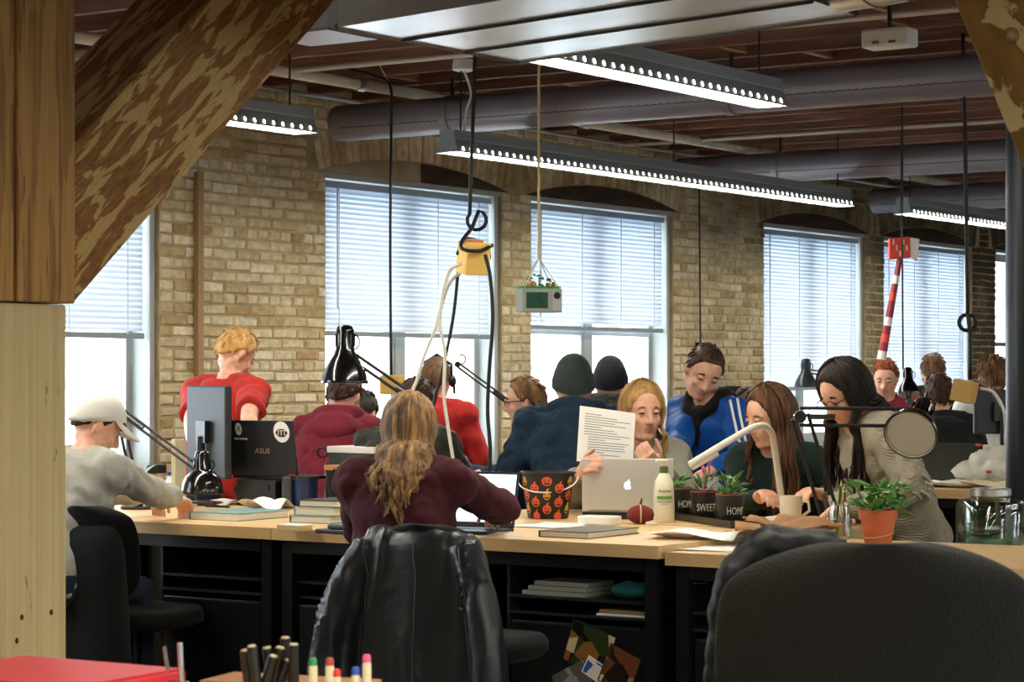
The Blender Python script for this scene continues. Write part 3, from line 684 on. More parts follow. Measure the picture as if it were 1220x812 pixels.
def person(label, px, py, d, a=0, sit=True, lean=10, side=0, twist=0, hyaw=0, hpitch=10, hroll=0, S=1.0, hands=(None, None),
           top=None, top_name='sweater', sleeve='long', hood=False, collar=False, bottom=None, skin=None, hair=None, style='short', vox=.008, cvox=.011, fat=1.0, face=True,
           curl=(25, 25), palm=(None, None), seed=1, sh=.165, pole=None, puff=0, lip=True, wr=.006, zseat=None):
    skin = skin or SKIN; bottom = bottom or JEAN; rng = random.Random(seed)
    yaw = TH - R(a); T = at(px, py, d); Rz = Matrix.Rotation(yaw, 3, 'Z')
    # spine
    N_ = 14; pos = [V((0, 0, 0))]; dirs = []; LS = .525 * S
    for i in range(N_):
        t = (i + .5) / N_; an = R(lean) * (.55 + .9*t); sd = R(side) * (.5 + t)
        dr = V((math.sin(an)*math.cos(sd), math.sin(sd), math.cos(an)*math.cos(sd))).normalized(); dirs.append(dr); pos.append(pos[-1] + dr * LS / N_)
    def sp(t):   # t in metres along the spine (unscaled)
        u = t / .525 * N_
        if u <= 0: return pos[0] + dirs[0] * t * S, dirs[0]
        i = min(int(u), N_ - 1); return pos[i] + dirs[i] * (u - i) * LS / N_, dirs[i]
    nb, nd = sp(.525); up = V((0, 0, 1))
    tw = Matrix.Rotation(R(twist), 3, 'Z')
    lat_h = V((0, 1, 0)); lat_s = tw @ V((0, 1, 0))
    neck = (nd*.7 + up*.5 + V((.22, 0, 0))).normalized(); hc = nb + neck * .138 * S
    Rh = Matrix.Rotation(R(hyaw), 3, 'Z') @ Matrix.Rotation(R(hpitch), 3, 'Y') @ Matrix.Rotation(R(hroll), 3, 'X')
    zp = T.z - FZ - hc.z; ZPS.append((label[:40], round(zp, 2)))
    hw = Rz @ hc; loc = V((T.x - hw.x, T.y - hw.y, FZ))
    root = thing('person', label, 'person', loc, yaw)
    O = V((0, 0, zp)); nb = nb + O; hc = hc + O
    def spz(t): p, dr = sp(t); return p + O, dr
    toL = lambda p: Rz.transposed() @ (V(p) - loc)
    shc, sd_ = spz(.465); shl = [shc + lat_s * sh * S, shc - lat_s * sh * S]
    rings_def = ((-.11, .10, .085, 0), (-.05, .155, .112, 0), (.03, .163, .115, 0), (.14, .142, .100, .004), (.25, .150, .108, .012), (.36, .168, .113, .012), (.43, .168, .100, .004), (.475, .13, .080, -.004), (.51, .075, .062, 0), (.54, .055, .054, .01))
    def torso(mb, add, t0=-1, t1=1, sc=1.0):
        rings = []
        for (t, w_, dp, fo) in rings_def:
            if t < t0 or t > t1: continue
            p, dr = spz(t); k = max(0, min(1, t / .47)); la = lat_h.lerp(lat_s, k).normalized(); fw = la.cross(dr).normalized()
            rings.append([p + fw*fo + la*math.cos(g)*(w_*S*sc*fat + add) + fw*math.sin(g)*(dp*S*sc*fat + add) for g in [2*math.pi*i/22 for i in range(22)]])
        mb.loft(rings)
    # arms
    joints = []
    for i, sg in enumerate((1, -1)):
        tgt = hands[i]
        if tgt is None: tg = shl[i] + V((.10, sg*.09, -.50))*S
        else: tg = toL(tgt)
        pl_ = (pole[i] if pole and pole[i] is not None else V((-.5, sg*.8, -.6)))
        el, wr_ = ik(shl[i], tg, .285*S, .255*S, V(pl_)); joints.append((shl[i], el, wr_))
    # legs
    legs = []
    for sg in (1, -1):
        hp = O + V((0, sg*.085*S, -.02)); 
        if sit: kn = V((.40*S, sg*.13, max(.46, zp - .06))); ft = V((.36*S, sg*.14, .09))
        else:
            ft = V((.02, sg*.10, .09)); kn, ft = ik(hp, ft, .43*S, .43*S, V((1, 0, 0)))
            if ft.z > .1: ft.z = .09
        legs.append((hp, kn, ft))
    # ------- body
    b = MB(); torso(b, 0)
    b.tube([nb - nd*.05, nb + neck*.05, hc + Rh @ V((-.015, 0, -.05))], [.058*S, .054*S, .052*S], 14)
    Mh = Matrix.Translation(hc) @ Rh.to_4x4() @ Matrix.Scale(S, 4)
    H3 = Mh.to_3x3(); h = lambda x, y, z: Mh @ V((x, y, z))
    b.ell(h(-.005, 0, .018), V((.097, .076, .098))*S, 22, 16, M=Rh); b.ell(h(.022, 0, -.045), V((.070, .061, .075))*S, 20, 14, M=Rh)
    b.ell(h(.052, 0, -.098), V((.032, .032, .024))*S, 14, 10, M=Rh)
    b.tube([h(-.02, .052, -.055), h(.045, .03, -.098)], [.022*S, .018*S], 8, round_=True); b.tube([h(-.02, -.052, -.055), h(.045, -.03, -.098)], [.022*S, .018*S], 8, round_=True)
    b.tube([h(.086, 0, .012), h(.101, 0, -.022), h(.107, 0, -.034)], [.0085*S, .0105*S, .0125*S], 8, round_=True)
    b.ell(h(.094, .010, -.039), .0095*S, 8, 6); b.ell(h(.094, -.010, -.039), .0095*S, 8, 6)
    b.ell(h(.0785, 0, -.066), V((.012, .026, .0055))*S, 12, 8, M=Rh); b.ell(h(.0765, 0, -.077), V((.012, .022, .006))*S, 12, 8, M=Rh)
    b.tube([h(.070, .045, .022), h(.083, .015, .025), h(.083, -.015, .025), h(.070, -.045, .022)], .0075*S, 8, round_=True)
    for sg in (1, -1):
        b.ell(h(.058, sg*.042, -.03), V((.024, .020, .022))*S, 10, 8, M=Rh)
        b.ell(h(-.012, sg*.078, -.012), V((.019, .009, .031))*S, 10, 8, M=Rh @ Matrix.Rotation(R(-20*sg), 3, 'Z') @ Matrix.Rotation(R(12), 3, 'Y'))
    for i, (s_, e_, w_) in enumerate(joints):
        b.tube([nb + neck*.02, s_.lerp(shc, .35)], [.045*S, .05*S], 12, round_=True)
        b.tube([s_, s_.lerp(e_, .5), e_, e_.lerp(w_, .35), w_], [.052*S, .046*S, .040*S, .041*S, .027*S], 12, round_=True)
        fd = (w_ - e_).normalized(); nr = palm[i] if palm[i] is not None else None
        nr = (Rz.transposed() @ V(nr)) if nr is not None else V((.2, 0, -1)); 
        if abs(nr.normalized().dot(fd)) > .9: nr = V((0, -1 if i == 0 else 1, 0))
        hand(b, w_, fd, nr, 1 if i == 0 else -1, curl[i], S)
    for hp, kn, ft in legs:
        b.tube([hp, hp.lerp(kn, .4), kn, kn.lerp(ft, .35), ft], [.082*S, .075*S, .055*S, .054*S, .036*S], 12, round_=True)
        b.tube([ft + V((-.05, 0, -.04)), ft + V((.05, 0, -.05)), ft + V((.16, 0, -.058))], [.04, .038, .028], 10, round_=True)
    me = remesh(b, vox, 3)
    Mi = Mh.inverted(); lips = []
    for v in me.vertices:
        q = Mi @ v.co
        if q.length < .16 and q.x > .03:
            dsp = 0
            for sg in (1, -1): dsp -= .007 * math.exp(-(((q.y - sg*.031)/.015)**2 + ((q.z - .004)/.010)**2))
            if abs(q.y) < .03: dsp -= .002 * math.exp(-((q.z + .0715)/.0035)**2) * (1 - (q.y/.03)**2)
            v.co += H3 @ V((dsp, 0, 0))
    me.materials.append(skin); me.materials.append(LIP)
    if lip:
        mi = []
        for p in me.polygons:
            q = Mi @ p.center; mi.append(1 if (q.x > .070 and abs(q.y) < .023 - abs(q.z + .0715)*.7 and -.085 < q.z < -.060) else 0)
        me.polygons.foreach_set('material_index', mi)
    body = link('body', me, None, root, smooth=True)
    if face:
        for sg in (1, -1):
            e = MB(); c = h(.0765, sg*.031, .003); fw = Rh @ V((1, 0, 0))
            e.ell(c, .0118*S, 14, 10); e.ell(c + (Rh @ V((.0068, 0, -.0022)))*S, .0068*S, 10, 8, mi=1)
            e.obj('eye', [EYEW, EYED], root, smooth=True)
            MB().ell(c + (Rh @ V((.0014, 0, .0034)))*S, V((.0128, .0140, .0100))*S, 14, 10, M=Rh).obj('eyelid', skin, root, smooth=True)
            MB().tube([c + (Rh @ V((.0138*math.cos(g) - .001, .0142*math.sin(g), -.0032 - .002*abs(math.sin(g)))))*S for g in [R(-80 + 20*k) for k in range(9)]], .0014*S, 5).obj('eyelash', EYED, root, smooth=True)
            MB().tube([h(.083, sg*.016, .0225), h(.087, sg*.030, .0265), h(.078, sg*.047, .021)], [.004*S, .005*S, .0025*S], 5).obj('eyebrow', hair or HB, root, smooth=True)
    # ------- clothes
    def wrinkle(me, amp=wr*1.25, sc=9):
        me.update(); nm = [v.normal.copy() for v in me.vertices]
        for v, n_ in zip(me.vertices, nm):
            q = v.co * sc; v.co += n_ * (noise.noise(V((q.x, q.y, q.z*1.7 + seed*3.1))) * amp + abs(noise.noise(V((q.x*2.1 + 5, q.y*2.1, q.z*1.3)))) * amp * -.9 + (abs(noise.noise(V((q.x*1.2 + q.z*1.1, q.y*1.2 - q.z*.6, q.z*.5 + seed)))) - .2) * amp * 1.5)
    if top is not None:
        g = MB(); torso(g, .022 + puff, -.2, .512)
        for i, (s_, e_, w_) in enumerate(joints):
            ra = .014 + puff; g.ell(s_ - sd_*.012, (.074+ra)*S, 14, 10); g.tube([nb + lat_s*(.05 if i == 0 else -.05)*S - nd*.02, s_.lerp(shc, .25) + sd_*.02], [(.045+ra)*S, (.058+ra)*S], 12, round_=True)
            if sleeve == 'long':
                pts = [s_ + (shc - s_)*.3, s_, s_.lerp(e_, .5), e_, e_.lerp(w_, .4), e_.lerp(w_, .8), e_.lerp(w_, .93)]
                g.tube(pts, [(.062+ra)*S, (.060+ra)*S, (.050+ra)*S, (.045+ra)*S, (.043+ra)*S, (.034+ra)*S, (.027+ra*.7)*S], 14, round_=True)
            elif sleeve == 'push':
                pts = [s_ + (shc - s_)*.3, s_, s_.lerp(e_, .5), e_, e_.lerp(w_, .4)]
                g.tube(pts, [(.062+ra)*S, (.060+ra)*S, (.050+ra)*S, (.045+ra)*S, (.040+ra)*S], 14)
            else:
                pts = [s_ + (shc - s_)*.3, s_, s_.lerp(e_, .4), s_.lerp(e_, .78)]
                g.tube(pts, [(.062+ra)*S, (.060+ra)*S, (.058+ra)*S, (.060+ra)*S], 14)
        if hood:
            hd = MB(); ringp = []
            for k in range(15):
                g_ = math.pi * (.16 + 1.68 * k / 14); rr = .100*S
                ringp.append(nb + V((math.cos(g_)*rr - .006, math.sin(g_)*rr*1.05, .015 - .085*max(0, math.cos(g_)) + .022*max(0, -math.cos(g_)))))
            hd.tube(ringp, [.026] + [.044]*13 + [.026], 12, round_=True)
            hd.ell(nb + V((-.115, 0, 0)) - nd*.055, (.062, .135, .095), 16, 12, M=Matrix.Rotation(R(lean), 3, 'Y'))
            hm = remesh(hd, cvox, 2); hm.update()
            for v in hm.vertices: v.co += v.normal * (noise.noise(V((v.co.x*14, v.co.y*9, v.co.z*16 + seed)))*.012)
            link('hood', hm, top, root, smooth=True)
        if collar:
            cp = [nb + nd*u + V((.008, 0, 0)) for u in (-.05, .0, .035)]
            g.tube(cp, [.088*S, .078*S, .070*S], 16)
        tm = remesh(g, cvox, 5); wrinkle(tm); link(top_name, tm, top, root, smooth=True)
    g = MB(); torso(g, .022, -.2, .1)
    for hp, kn, ft in legs:
        g.tube([hp, hp.lerp(kn, .4), kn, kn.lerp(ft, .4), ft + V((0, 0, -.02))], [.095*S, .088*S, .070*S, .065*S, .062*S], 12, round_=True)
    tm = remesh(g, .016, 4); link('trousers', tm, bottom, root, smooth=True)
    for hp, kn, ft in legs:
        MB().tube([ft + V((-.06, 0, -.047)), ft + V((.05, 0, -.045)), ft + V((.17, 0, -.052))], [(.045, .043), (.046, .043), (.035, .035)], 12, round_=True, ref=(0, 0, 1)).obj('shoe', SHOE, root, smooth=True)
    # ------- hair
    E = (.103, .082, .116)
    Mc = Mh @ Matrix.Translation((-.006, 0, .005))
    if hair is not None and style in ('short', 'messy', 'buzz'):
        cap = hair_cap(Mc, E, 'short', 1.05 if style != 'messy' else 1.12, seed, .02 if style != 'buzz' else .008)
        if style != 'buzz': tufts(cap, Mc, E, rng, 90 if style == 'short' else 260, .028 if style == 'short' else .045, up=.25 if style == 'short' else .5)
        cap.obj('hair', hair, root, smooth=True)
    elif hair is not None and style == 'fringe':   # hair seen only under a hat
        hair_cap(Mc, (.100, .080, .10), 'short', 1.02, seed, .01).obj('hair', hair, root, smooth=True)
    P = dict(root=root, Mh=Mh, Mc=Mc, E=E, nb=nb, nd=nd, spz=spz, h=h, Rh=Rh, joints=joints, loc=loc, Rz=Rz, toL=toL, rng=rng, hc=hc, shl=shl, zp=zp, lat=lat_s, hood=hood)
    return P
def glasses(P, m=None, tint='#11100f', r=.020):
    h = P['h']; g = MB(); fr = mat('glasses_frame', tint, .3)
    for sg in (1, -1):
        c = (.100, sg*.032, .0)
        g.tube([h(c[0] - .004*math.cos(u), c[1] + r*1.2*math.cos(u), c[2] + r*.85*math.sin(u)) for u in [2*math.pi*k/18 for k in range(19)]], .0022, 5)
        g.tube([h(.098, sg*(.032 + r*1.2), .005), h(.05, sg*.078, .006), h(-.01, sg*.083, .002)], .0022, 5)
    g.tube([h(.102, .009, .004), h(.104, 0, .007), h(.102, -.009, .004)], .0022, 5)
    g.obj('glasses', fr, P['root'], smooth=True)
def beanie(P, m, th=1.14):
    n = 60; rows = []; E = (.108, .088, .122); Mc = P['Mc']
    elm = lambda az: 16 + (-32 - 16) * (1 - math.cos(az)) / 2
    for i in range(26):
        row = []
        for j in range(n):
            az = 2*math.pi*j/n; e0 = elm(az); el = R(e0 + (89.5 - e0) * (max(0, i - 2) / 23)); rib = 1 + .010*(1 if j % 2 else -1) * (1 if i < 22 else .2)
            f = (1.0 if i == 0 else 1.10 if i < 8 else 1.075) * rib
            if i == 1: f = 1.10
            zf = 1.07 if el > R(40) else 1
            row.append(Mc @ V((math.cos(el)*math.cos(az)*E[0]*f, math.cos(el)*math.sin(az)*E[1]*f, math.sin(el)*E[2]*f*zf)))
        rows.append(row)
    MB().loft(rows).obj('beanie', m, P['root'], smooth=True)
def knit(name, col):
    m = mat(name, col, .95, var=.18, vscale=7, spec=.15); nt = m.node_tree; N = nt.nodes; L = nt.links
    tc = N.new('ShaderNodeTexCoord'); w_ = N.new('ShaderNodeTexWave'); w_.inputs['Scale'].default_value = 55; w_.inputs['Distortion'].default_value = .6; w_.inputs['Detail'].default_value = 2; w_.bands_direction = 'DIAGONAL'
    L.new(tc.outputs['Object'], w_.inputs['Vector']); bp = N.new('ShaderNodeBump'); bp.inputs['Strength'].default_value = .6; bp.inputs['Distance'].default_value = .006
    L.new(w_.outputs['Fac'], bp.inputs['Height']); L.new(bp.outputs[0], N['Principled BSDF'].inputs['Normal']); return m
GREYF = fabric('grey_marl_fleece', '#a7a69b', .15); BURG = fabric('burgundy_sweatshirt', '#4b1f27'); REDT = fabric('red_tee', '#b8322c'); MAR = fabric('maroon_hoodie', '#7c2838')
OLIVE = fabric('black_olive_jacket', '#23261f', bump=.5, rough=.6); NAVY = fabric('navy_hoodie', '#1f3346'); NAVY2 = fabric('navy_top', '#20384f'); BLUEJ = fabric('blue_track_jacket', '#0d4f9e', rough=.55)
DGREEN = fabric('dark_green_sweater', '#12241f'); OATM = knit('oatmeal_knit', '#a39a86'); BLK = fabric('black_coat', '#1b1c1e'); WHT = fabric('white_shirt', '#d8d8d4'); BLKH = fabric('black_hoodie', '#141416')
KHAKI = fabric('grey_raglan', '#8f8e80')
def plaid(name, c1, c2, c3):
    m = bpy.data.materials.new(name); m.use_nodes = True; nt = m.node_tree; N = nt.nodes; L = nt.links; b = N['Principled BSDF']; b.inputs['Roughness'].default_value = .9
    tc = N.new('ShaderNodeTexCoord'); a = N.new('ShaderNodeTexChecker'); a.inputs['Scale'].default_value = 26
    a.inputs[1].default_value = (*lin(c1), 1); a.inputs[2].default_value = (*lin(c2), 1); L.new(tc.outputs['Object'], a.inputs['Vector'])
    w_ = N.new('ShaderNodeTexWave'); w_.inputs['Scale'].default_value = 4; w_.bands_direction = 'Z'; L.new(tc.outputs['Object'], w_.inputs['Vector'])
    r = N.new('ShaderNodeValToRGB'); r.color_ramp.elements[0].position = .8; r.color_ramp.elements[1].position = .9; L.new(w_.outputs['Fac'], r.inputs[0])
    mx = N.new('ShaderNodeMix'); mx.data_type = 'RGBA'; L.new(r.outputs[0], mx.inputs[0]); L.new(a.outputs[0], mx.inputs[6]); mx.inputs[7].default_value = (*lin(c3), 1); L.new(mx.outputs[2], b.inputs['Base Color'])
    MATS[name] = m; return m
# --- man in the white cap
P = person('person in grey sweatshirt and white cap writing at the desk, far left', 116, 506, 9.35, a=32, lean=26, hyaw=-34, hpitch=30, hands=(at(205, 606, 9.95), at(222, 600, 9.75)),
           top=GREYF, top_name='sweatshirt', hair=HB, style='fringe', vox=.007, curl=(30, 45), seed=3, fat=1.08, S=1.02, wr=.01)
CAPM = fabric('white_cap_cloth', '#dcd9cf', .08, .1)
cap = hair_cap(P['Mc'], (.106, .086, .122), 'beanie', 1.06, 1, .0); cap.obj('cap', CAPM, P['root'], smooth=True)
h = P['h']; q = MB(); top_ = []; bot_ = []
for k in range(13):
    g = R(-72 + 12*k); top_.append(h(.095*math.cos(g)*.9 + .0, .076*math.sin(g), .050))
for k in range(13):
    g = R(-72 + 12*k); bot_.append(h(.095 + .085*math.cos(g) if abs(g) < 1.2 else .09, .080*math.sin(g), .030 - .012*abs(math.sin(g))))
vsb = top_ + bot_; n = 13
q.add(vsb + [p + (P['Rh'] @ V((0, 0, -.005))) for p in vsb], [(k, k+1, n+k+1, n+k) for k in range(n-1)] + [(2*n+k, 3*n+k, 3*n+k+1, 2*n+k+1) for k in range(n-1)] + [(n+k, n+k+1, 3*n+k+1, 3*n+k) for k in range(n-1)])
q.obj('cap_brim', CAPM, P['root'], smooth=True)
# --- burgundy girl
P = person('person in burgundy sweatshirt with long blond hair seen from behind', 488, 512, 8.38, a=8, lean=20, hyaw=-4, hpitch=14, hands=(at(462, 606, 8.75), at(592, 608, 8.72)),
           top=BURG, top_name='sweatshirt', hair=None, vox=.007, seed=5, collar=True, pole=(V((-.6, .35, -.8)), V((-.1, -1, -.45))), S=1.0, sh=.17, wr=.009, puff=.006)
hr = hair_cap(P['Mc'], P['E'], 'long', 1.14, 2, .03); locks(hr, P['Mc'], P['E'], P['rng'], 170, .36, azr=(85, 180), spread=.03, wave=.03, r0=.011, P=P)
hr.obj('hair', mat('streaked_blond_hair', '#b98d55', .42, var=.5, vscale=14, col2='#5e4128', stretch=(3, 3, .5), rnd=.4, bump=.5, bscale=60, spec=.4), P['root'], smooth=True)
# --- red shirt
person('person with short strawberry blond hair in red T-shirt, standing by the brick wall', 281, 421, 11.6, a=35, sit=False, lean=14, hyaw=-12, hpitch=34, pole=(V((-1, .3, 0)), V((-1, -.3, 0))), hands=(at(232, 575, 10.95), at(300, 560, 10.75)),
       top=REDT, top_name='tee_shirt', sleeve='short', hair=HST, style='short', vox=.008, seed=7, sh=.175, fat=1.05, S=1.03)
# --- maroon hoodie
person('person in maroon hoodie with short dark hair under the black lamp shade', 411, 472, 11.7, a=14, lean=28, hyaw=-8, hpitch=26, hands=(at(370, 600, 12.1), at(450, 600, 12.1)), top=MAR, top_name='hoodie', hood=True, hair=HB, vox=.009, seed=9, fat=1.1, face=False, wr=.009)
person('person with dark hair half hidden beside the maroon hoodie', 432, 492, 12.6, a=25, lean=24, hpitch=20, top=BLKH, hair=HDK, vox=.01, seed=11, face=False)
person('person in black olive jacket behind the burgundy sweatshirt', 497, 482, 10.7, a=24, lean=20, hyaw=-6, hpitch=22, hands=(at(470, 610, 11.0), at(560, 600, 11.2)), top=OLIVE, top_name='jacket', collar=True, hair=HB, vox=.009, seed=13, fat=1.15, face=False, puff=.012, wr=.012)
P = person('person in red shirt with cropped hair and black headset', 520, 452, 12.7, a=14, sit=False, lean=10, hpitch=12, top=fabric('red_polo', '#b02a28'), top_name='shirt', collar=True, hair=HDB, style='buzz', vox=.01, seed=15, face=False)
hs = MB(); h = P['h']; hs.tube([h(-.02, .09, .0), h(-.02, .085, .08), h(-.02, 0, .135), h(-.02, -.085, .08), h(-.02, -.09, .0)], .009, 8); hs.ell(h(-.01, -.092, -.01), (.03, .022, .035), 12, 8); hs.ell(h(-.01, .092, -.01), (.03, .022, .035), 12, 8); hs.tube([h(.02, -.095, -.03), h(.07, -.085, -.06)], .008, 6)
hs.obj('headset', STEELB, P['root'], smooth=True)
P = person('person with glasses facing left between the black cords and the grey beanie', 626, 478, 11.9, a=-82, lean=12, hpitch=6, top=NAVY2, hair=HLB, style='short', vox=.008, seed=17, hands=(at(560, 560, 11.9), at(570, 565, 11.7)))
glasses(P)
P = person('person in navy hoodie and charcoal beanie seen from behind', 683, 459, 11.2, a=-4, lean=22, hpitch=12, hands=(at(640, 610, 11.2), at(760, 600, 11.3)), top=NAVY, top_name='hoodie', hood=True, hair=HB, style='fringe', vox=.009, seed=19, fat=1.22, sh=.2, face=False, puff=.008, wr=.012, S=1.06)
beanie(P, fabric('charcoal_beanie', '#3a4442', .2, .6, 60))
P = person('person in plaid coat and black beanie behind the grey beanie', 727, 455, 12.6, a=5, lean=12, hpitch=10, top=plaid('plaid_coat', '#2c3028', '#161816', '#5a3030'), top_name='coat', hood=True, hair=HDK, style='fringe', vox=.01, seed=21, face=False)
beanie(P, fabric('black_beanie', '#1d2228', .2, .6, 60))
# --- woman with the paper
P = person('person with straight blond hair reading a sheet of paper behind the silver laptop', 765, 490, 10.4, a=168, lean=8, hyaw=6, hpitch=4, S=1.05, hands=(at(781, 556, 10.08), at(692, 563, 9.98)), palm=(V((.7, .5, .2)), V((.5, -.85, 0))), curl=(55, 38),
           top=KHAKI, top_name='sweatshirt', hair=HBL, style='none', vox=.0065, seed=23, sh=.15, pole=(V((-.2, .7, -1)), V((-.2, -.7, -1))))
hr = hair_cap(P['Mc'], P['E'], 'long', 1.08, 4, .012); locks(hr, P['Mc'], P['E'], P['rng'], 80, .22, azr=(66, 180), spread=.02, wave=.008, r0=.011, side=1, P=P); locks(hr, P['Mc'], P['E'], P['rng'], 40, .14, azr=(80, 180), spread=.01, wave=.006, r0=.011, side=-1, P=P)
hr.obj('hair', HBL, P['root'], smooth=True)
PAPERP = P
# --- blue jacket
P = person('person in blue track jacket looking down, standing against the brick wall', 839, 442, 11.2, a=222, sit=False, lean=13, side=9, hyaw=48, hpitch=30, hroll=-16, S=1.06, pole=(V((-.8, .3, -.3)), V((-.8, -.3, -.3))), hands=(at(848, 560, 10.75), at(800, 560, 10.75)), top=BLUEJ, top_name='track_jacket', hair=hairmat('mid_brown_hair', '#5a3d28', '#33221a'), style='short', vox=.0075, seed=25, sh=.145, fat=.95, wr=.01, puff=.0)
g = MB(); nb = P['nb']; rp = []
for k in range(15):
    u = math.pi * (.1 + 1.8 * k / 14); rp.append(nb + V((math.cos(u)*.088 + .006, math.sin(u)*.092, .03 - .10*max(0, math.cos(u)))))
g.tube(rp, [.02] + [.032]*13 + [.02], 10, round_=True); g.ell(nb + V((-.10, 0, -.01)), (.06, .11, .07), 14, 10); g.tube([nb + V((.06, 0, -.07)), nb + V((.085, 0, -.2))], [.05, .02], 10, round_=True)
link('hood', remesh(g, .011, 5), BLKH, P['root'], smooth=True)
STR = mat('white_stripe', '#e6e6e2', .7)
jv = [v.co.copy() for v in [c for c in P['root'].children if c.name.startswith('track_jacket')][0].data.vertices]
fwd_ = P['lat'].cross(V((0, 0, 1))).normalized()
for i in (0, 1):
    s_, e_, w_ = P['joints'][i]
    for k in (-1, 1):
        pts = []
        for t in [j/16 for j in range(17)]:
            c = s_.lerp(e_, t*1.7) if t < .588 else e_.lerp(w_, (t-.588)*1.9); ax_ = (e_ - s_).normalized() if t < .588 else (w_ - e_).normalized()
            o_ = (P['lat'] * (1 if i == 0 else -1) + fwd_*1.1 + V((0, 0, .2))).normalized(); o_ = (o_ - ax_*o_.dot(ax_)).normalized(); f_ = ax_.cross(o_).normalized()
            dd = (o_ + f_*.2*k).normalized(); best = .08
            for q in jv:
                r_ = q - c
                if abs(r_.dot(ax_)) < .03 and r_.length < .14:
                    m_ = r_.dot(dd); pe = (r_ - dd*m_ - ax_*r_.dot(ax_)).length
                    if pe < .016 and m_ > best: best = m_
            pts.append(c + dd*(best + .001))
        pts = [pts[0]] + [(pts[n_-1] + pts[n_]*2 + pts[n_+1])/4 for n_ in range(1, 16)] + [pts[16]]
        MB().tube(pts, .0065, 6).obj('sleeve_stripe', STR, P['root'], smooth=True)
p_, d_ = P['spz'](.36); fw = P['lat'].cross(d_).normalized()
MB().tube([P['spz'](t)[0] + fw*(.150 + .0*t) for t in (.40, .33, .25, .15, .05)], .004, 6).obj('zip', mat('zip_metal', '#20242c', .4, .5), P['root'])
MB().tube([P['spz'](.40)[0] + fw*.158, P['spz'](.34)[0] + fw*.162], .005, 6).obj('zip_pull', mat('steel_bright', '#c9ccc8', .3, .9), P['root'])
# --- green girl
P = person('person in dark green sweater with long brown hair behind the bent white lamp', 916, 496, 10.05, a=214, lean=16, hyaw=-26, hpitch=14, S=1.06, hands=(at(980, 588, 9.72), at(905, 592, 9.75)), curl=(30, 30), top=DGREEN, hair=HLB, style='none', vox=.0065, seed=27, sh=.155)
hr = hair_cap(P['Mc'], P['E'], 'long', 1.08, 6, .012); locks(hr, P['Mc'], P['E'], P['rng'], 150, .36, azr=(60, 175), spread=.03, wave=.02, r0=.012, P=P)
hr.obj('hair', hairmat('warm_brown_hair', '#6b4526', '#3a2415'), P['root'], smooth=True)
# --- sweater woman
P = person('person in oatmeal knit sweater with long dark hair and glasses, bending over the desk', 1006, 467, 9.35, a=-112, sit=False, lean=25, hyaw=8, hpitch=30, S=1.03, hands=(at(1012, 604, 9.05), at(1000, 606, 9.3)), top=OATM, hair=HDK, style='none', vox=.0075, seed=29, fat=1.05, sh=.16, bottom=JEAN, puff=.012, wr=.01, pole=(V((-.8, .6, -.2)), None))
hr = hair_cap(P['Mc'], P['E'], 'long', 1.10, 8, .008); locks(hr, P['Mc'], P['E'], P['rng'], 130, .34, azr=(60, 170), spread=.02, wave=.01, r0=.012, P=P)
hr.obj('hair', hairmat('near_black_hair', '#2e1c12', '#120a06'), P['root'], smooth=True); glasses(P)
s_, e_, w_ = P['joints'][0]
for k in range(10):
    t = .15 + k*.12; c = s_.lerp(e_, t) if t < 1 else e_.lerp(w_, t - 1); o_ = V((-.35, 1, .15)).normalized()
    MB().tube([c + o_*.083 + V((.015, 0, .012)), c + o_*.088, c + o_*.083 + V((-.015, 0, -.012))], .006, 6, round_=True).obj('cable_stitch', mat('oatmeal_stitch', '#aaa393', .9), P['root'], smooth=True)
# --- background people at right
person('person with red hair in maroon top in front of the bright far window', 1055, 449, 15.4, a=196, lean=10, hpitch=22, top=MAR, hair=HRD, vox=.01, seed=31)
person('person in black coat with brown hair, back turned, by the bulging plastic bag', 1118, 470, 13.5, a=-4, lean=10, hpitch=8, top=BLK, top_name='coat', collar=True, hair=HB, vox=.011, seed=33, face=False, fat=1.1, puff=.01)
person('person with greying brown hair behind the black coat', 1112, 442, 16.2, a=15, sit=False, lean=8, hpitch=8, top=BLKH, hair=HDB, style='short', vox=.011, seed=35, face=False)
person('person in white shirt with brown hair at far right beside the dark column', 1183, 449, 14.0, a=6, lean=8, hpitch=8, top=WHT, top_name='shirt', hair=HLB, style='messy', vox=.011, seed=37, face=False)
person('person in navy checked shirt mostly hidden behind the long dark hair', 1003, 482, 15.0, a=-60, lean=30, hpitch=20, top=plaid('navy_check', '#2a3350', '#12151f', '#6d2b3a'), top_name='shirt', hair=HDK, vox=.011, seed=39, face=False)
person('person in grey green plaid shirt mostly hidden right of the blue jacket', 893, 492, 12.3, a=170, lean=16, hpitch=24, top=plaid('green_check', '#5c6350', '#2e352c', '#8a8b78'), top_name='shirt', hair=HB, style='messy', vox=.011, seed=41)
print('ZP', ZPS)
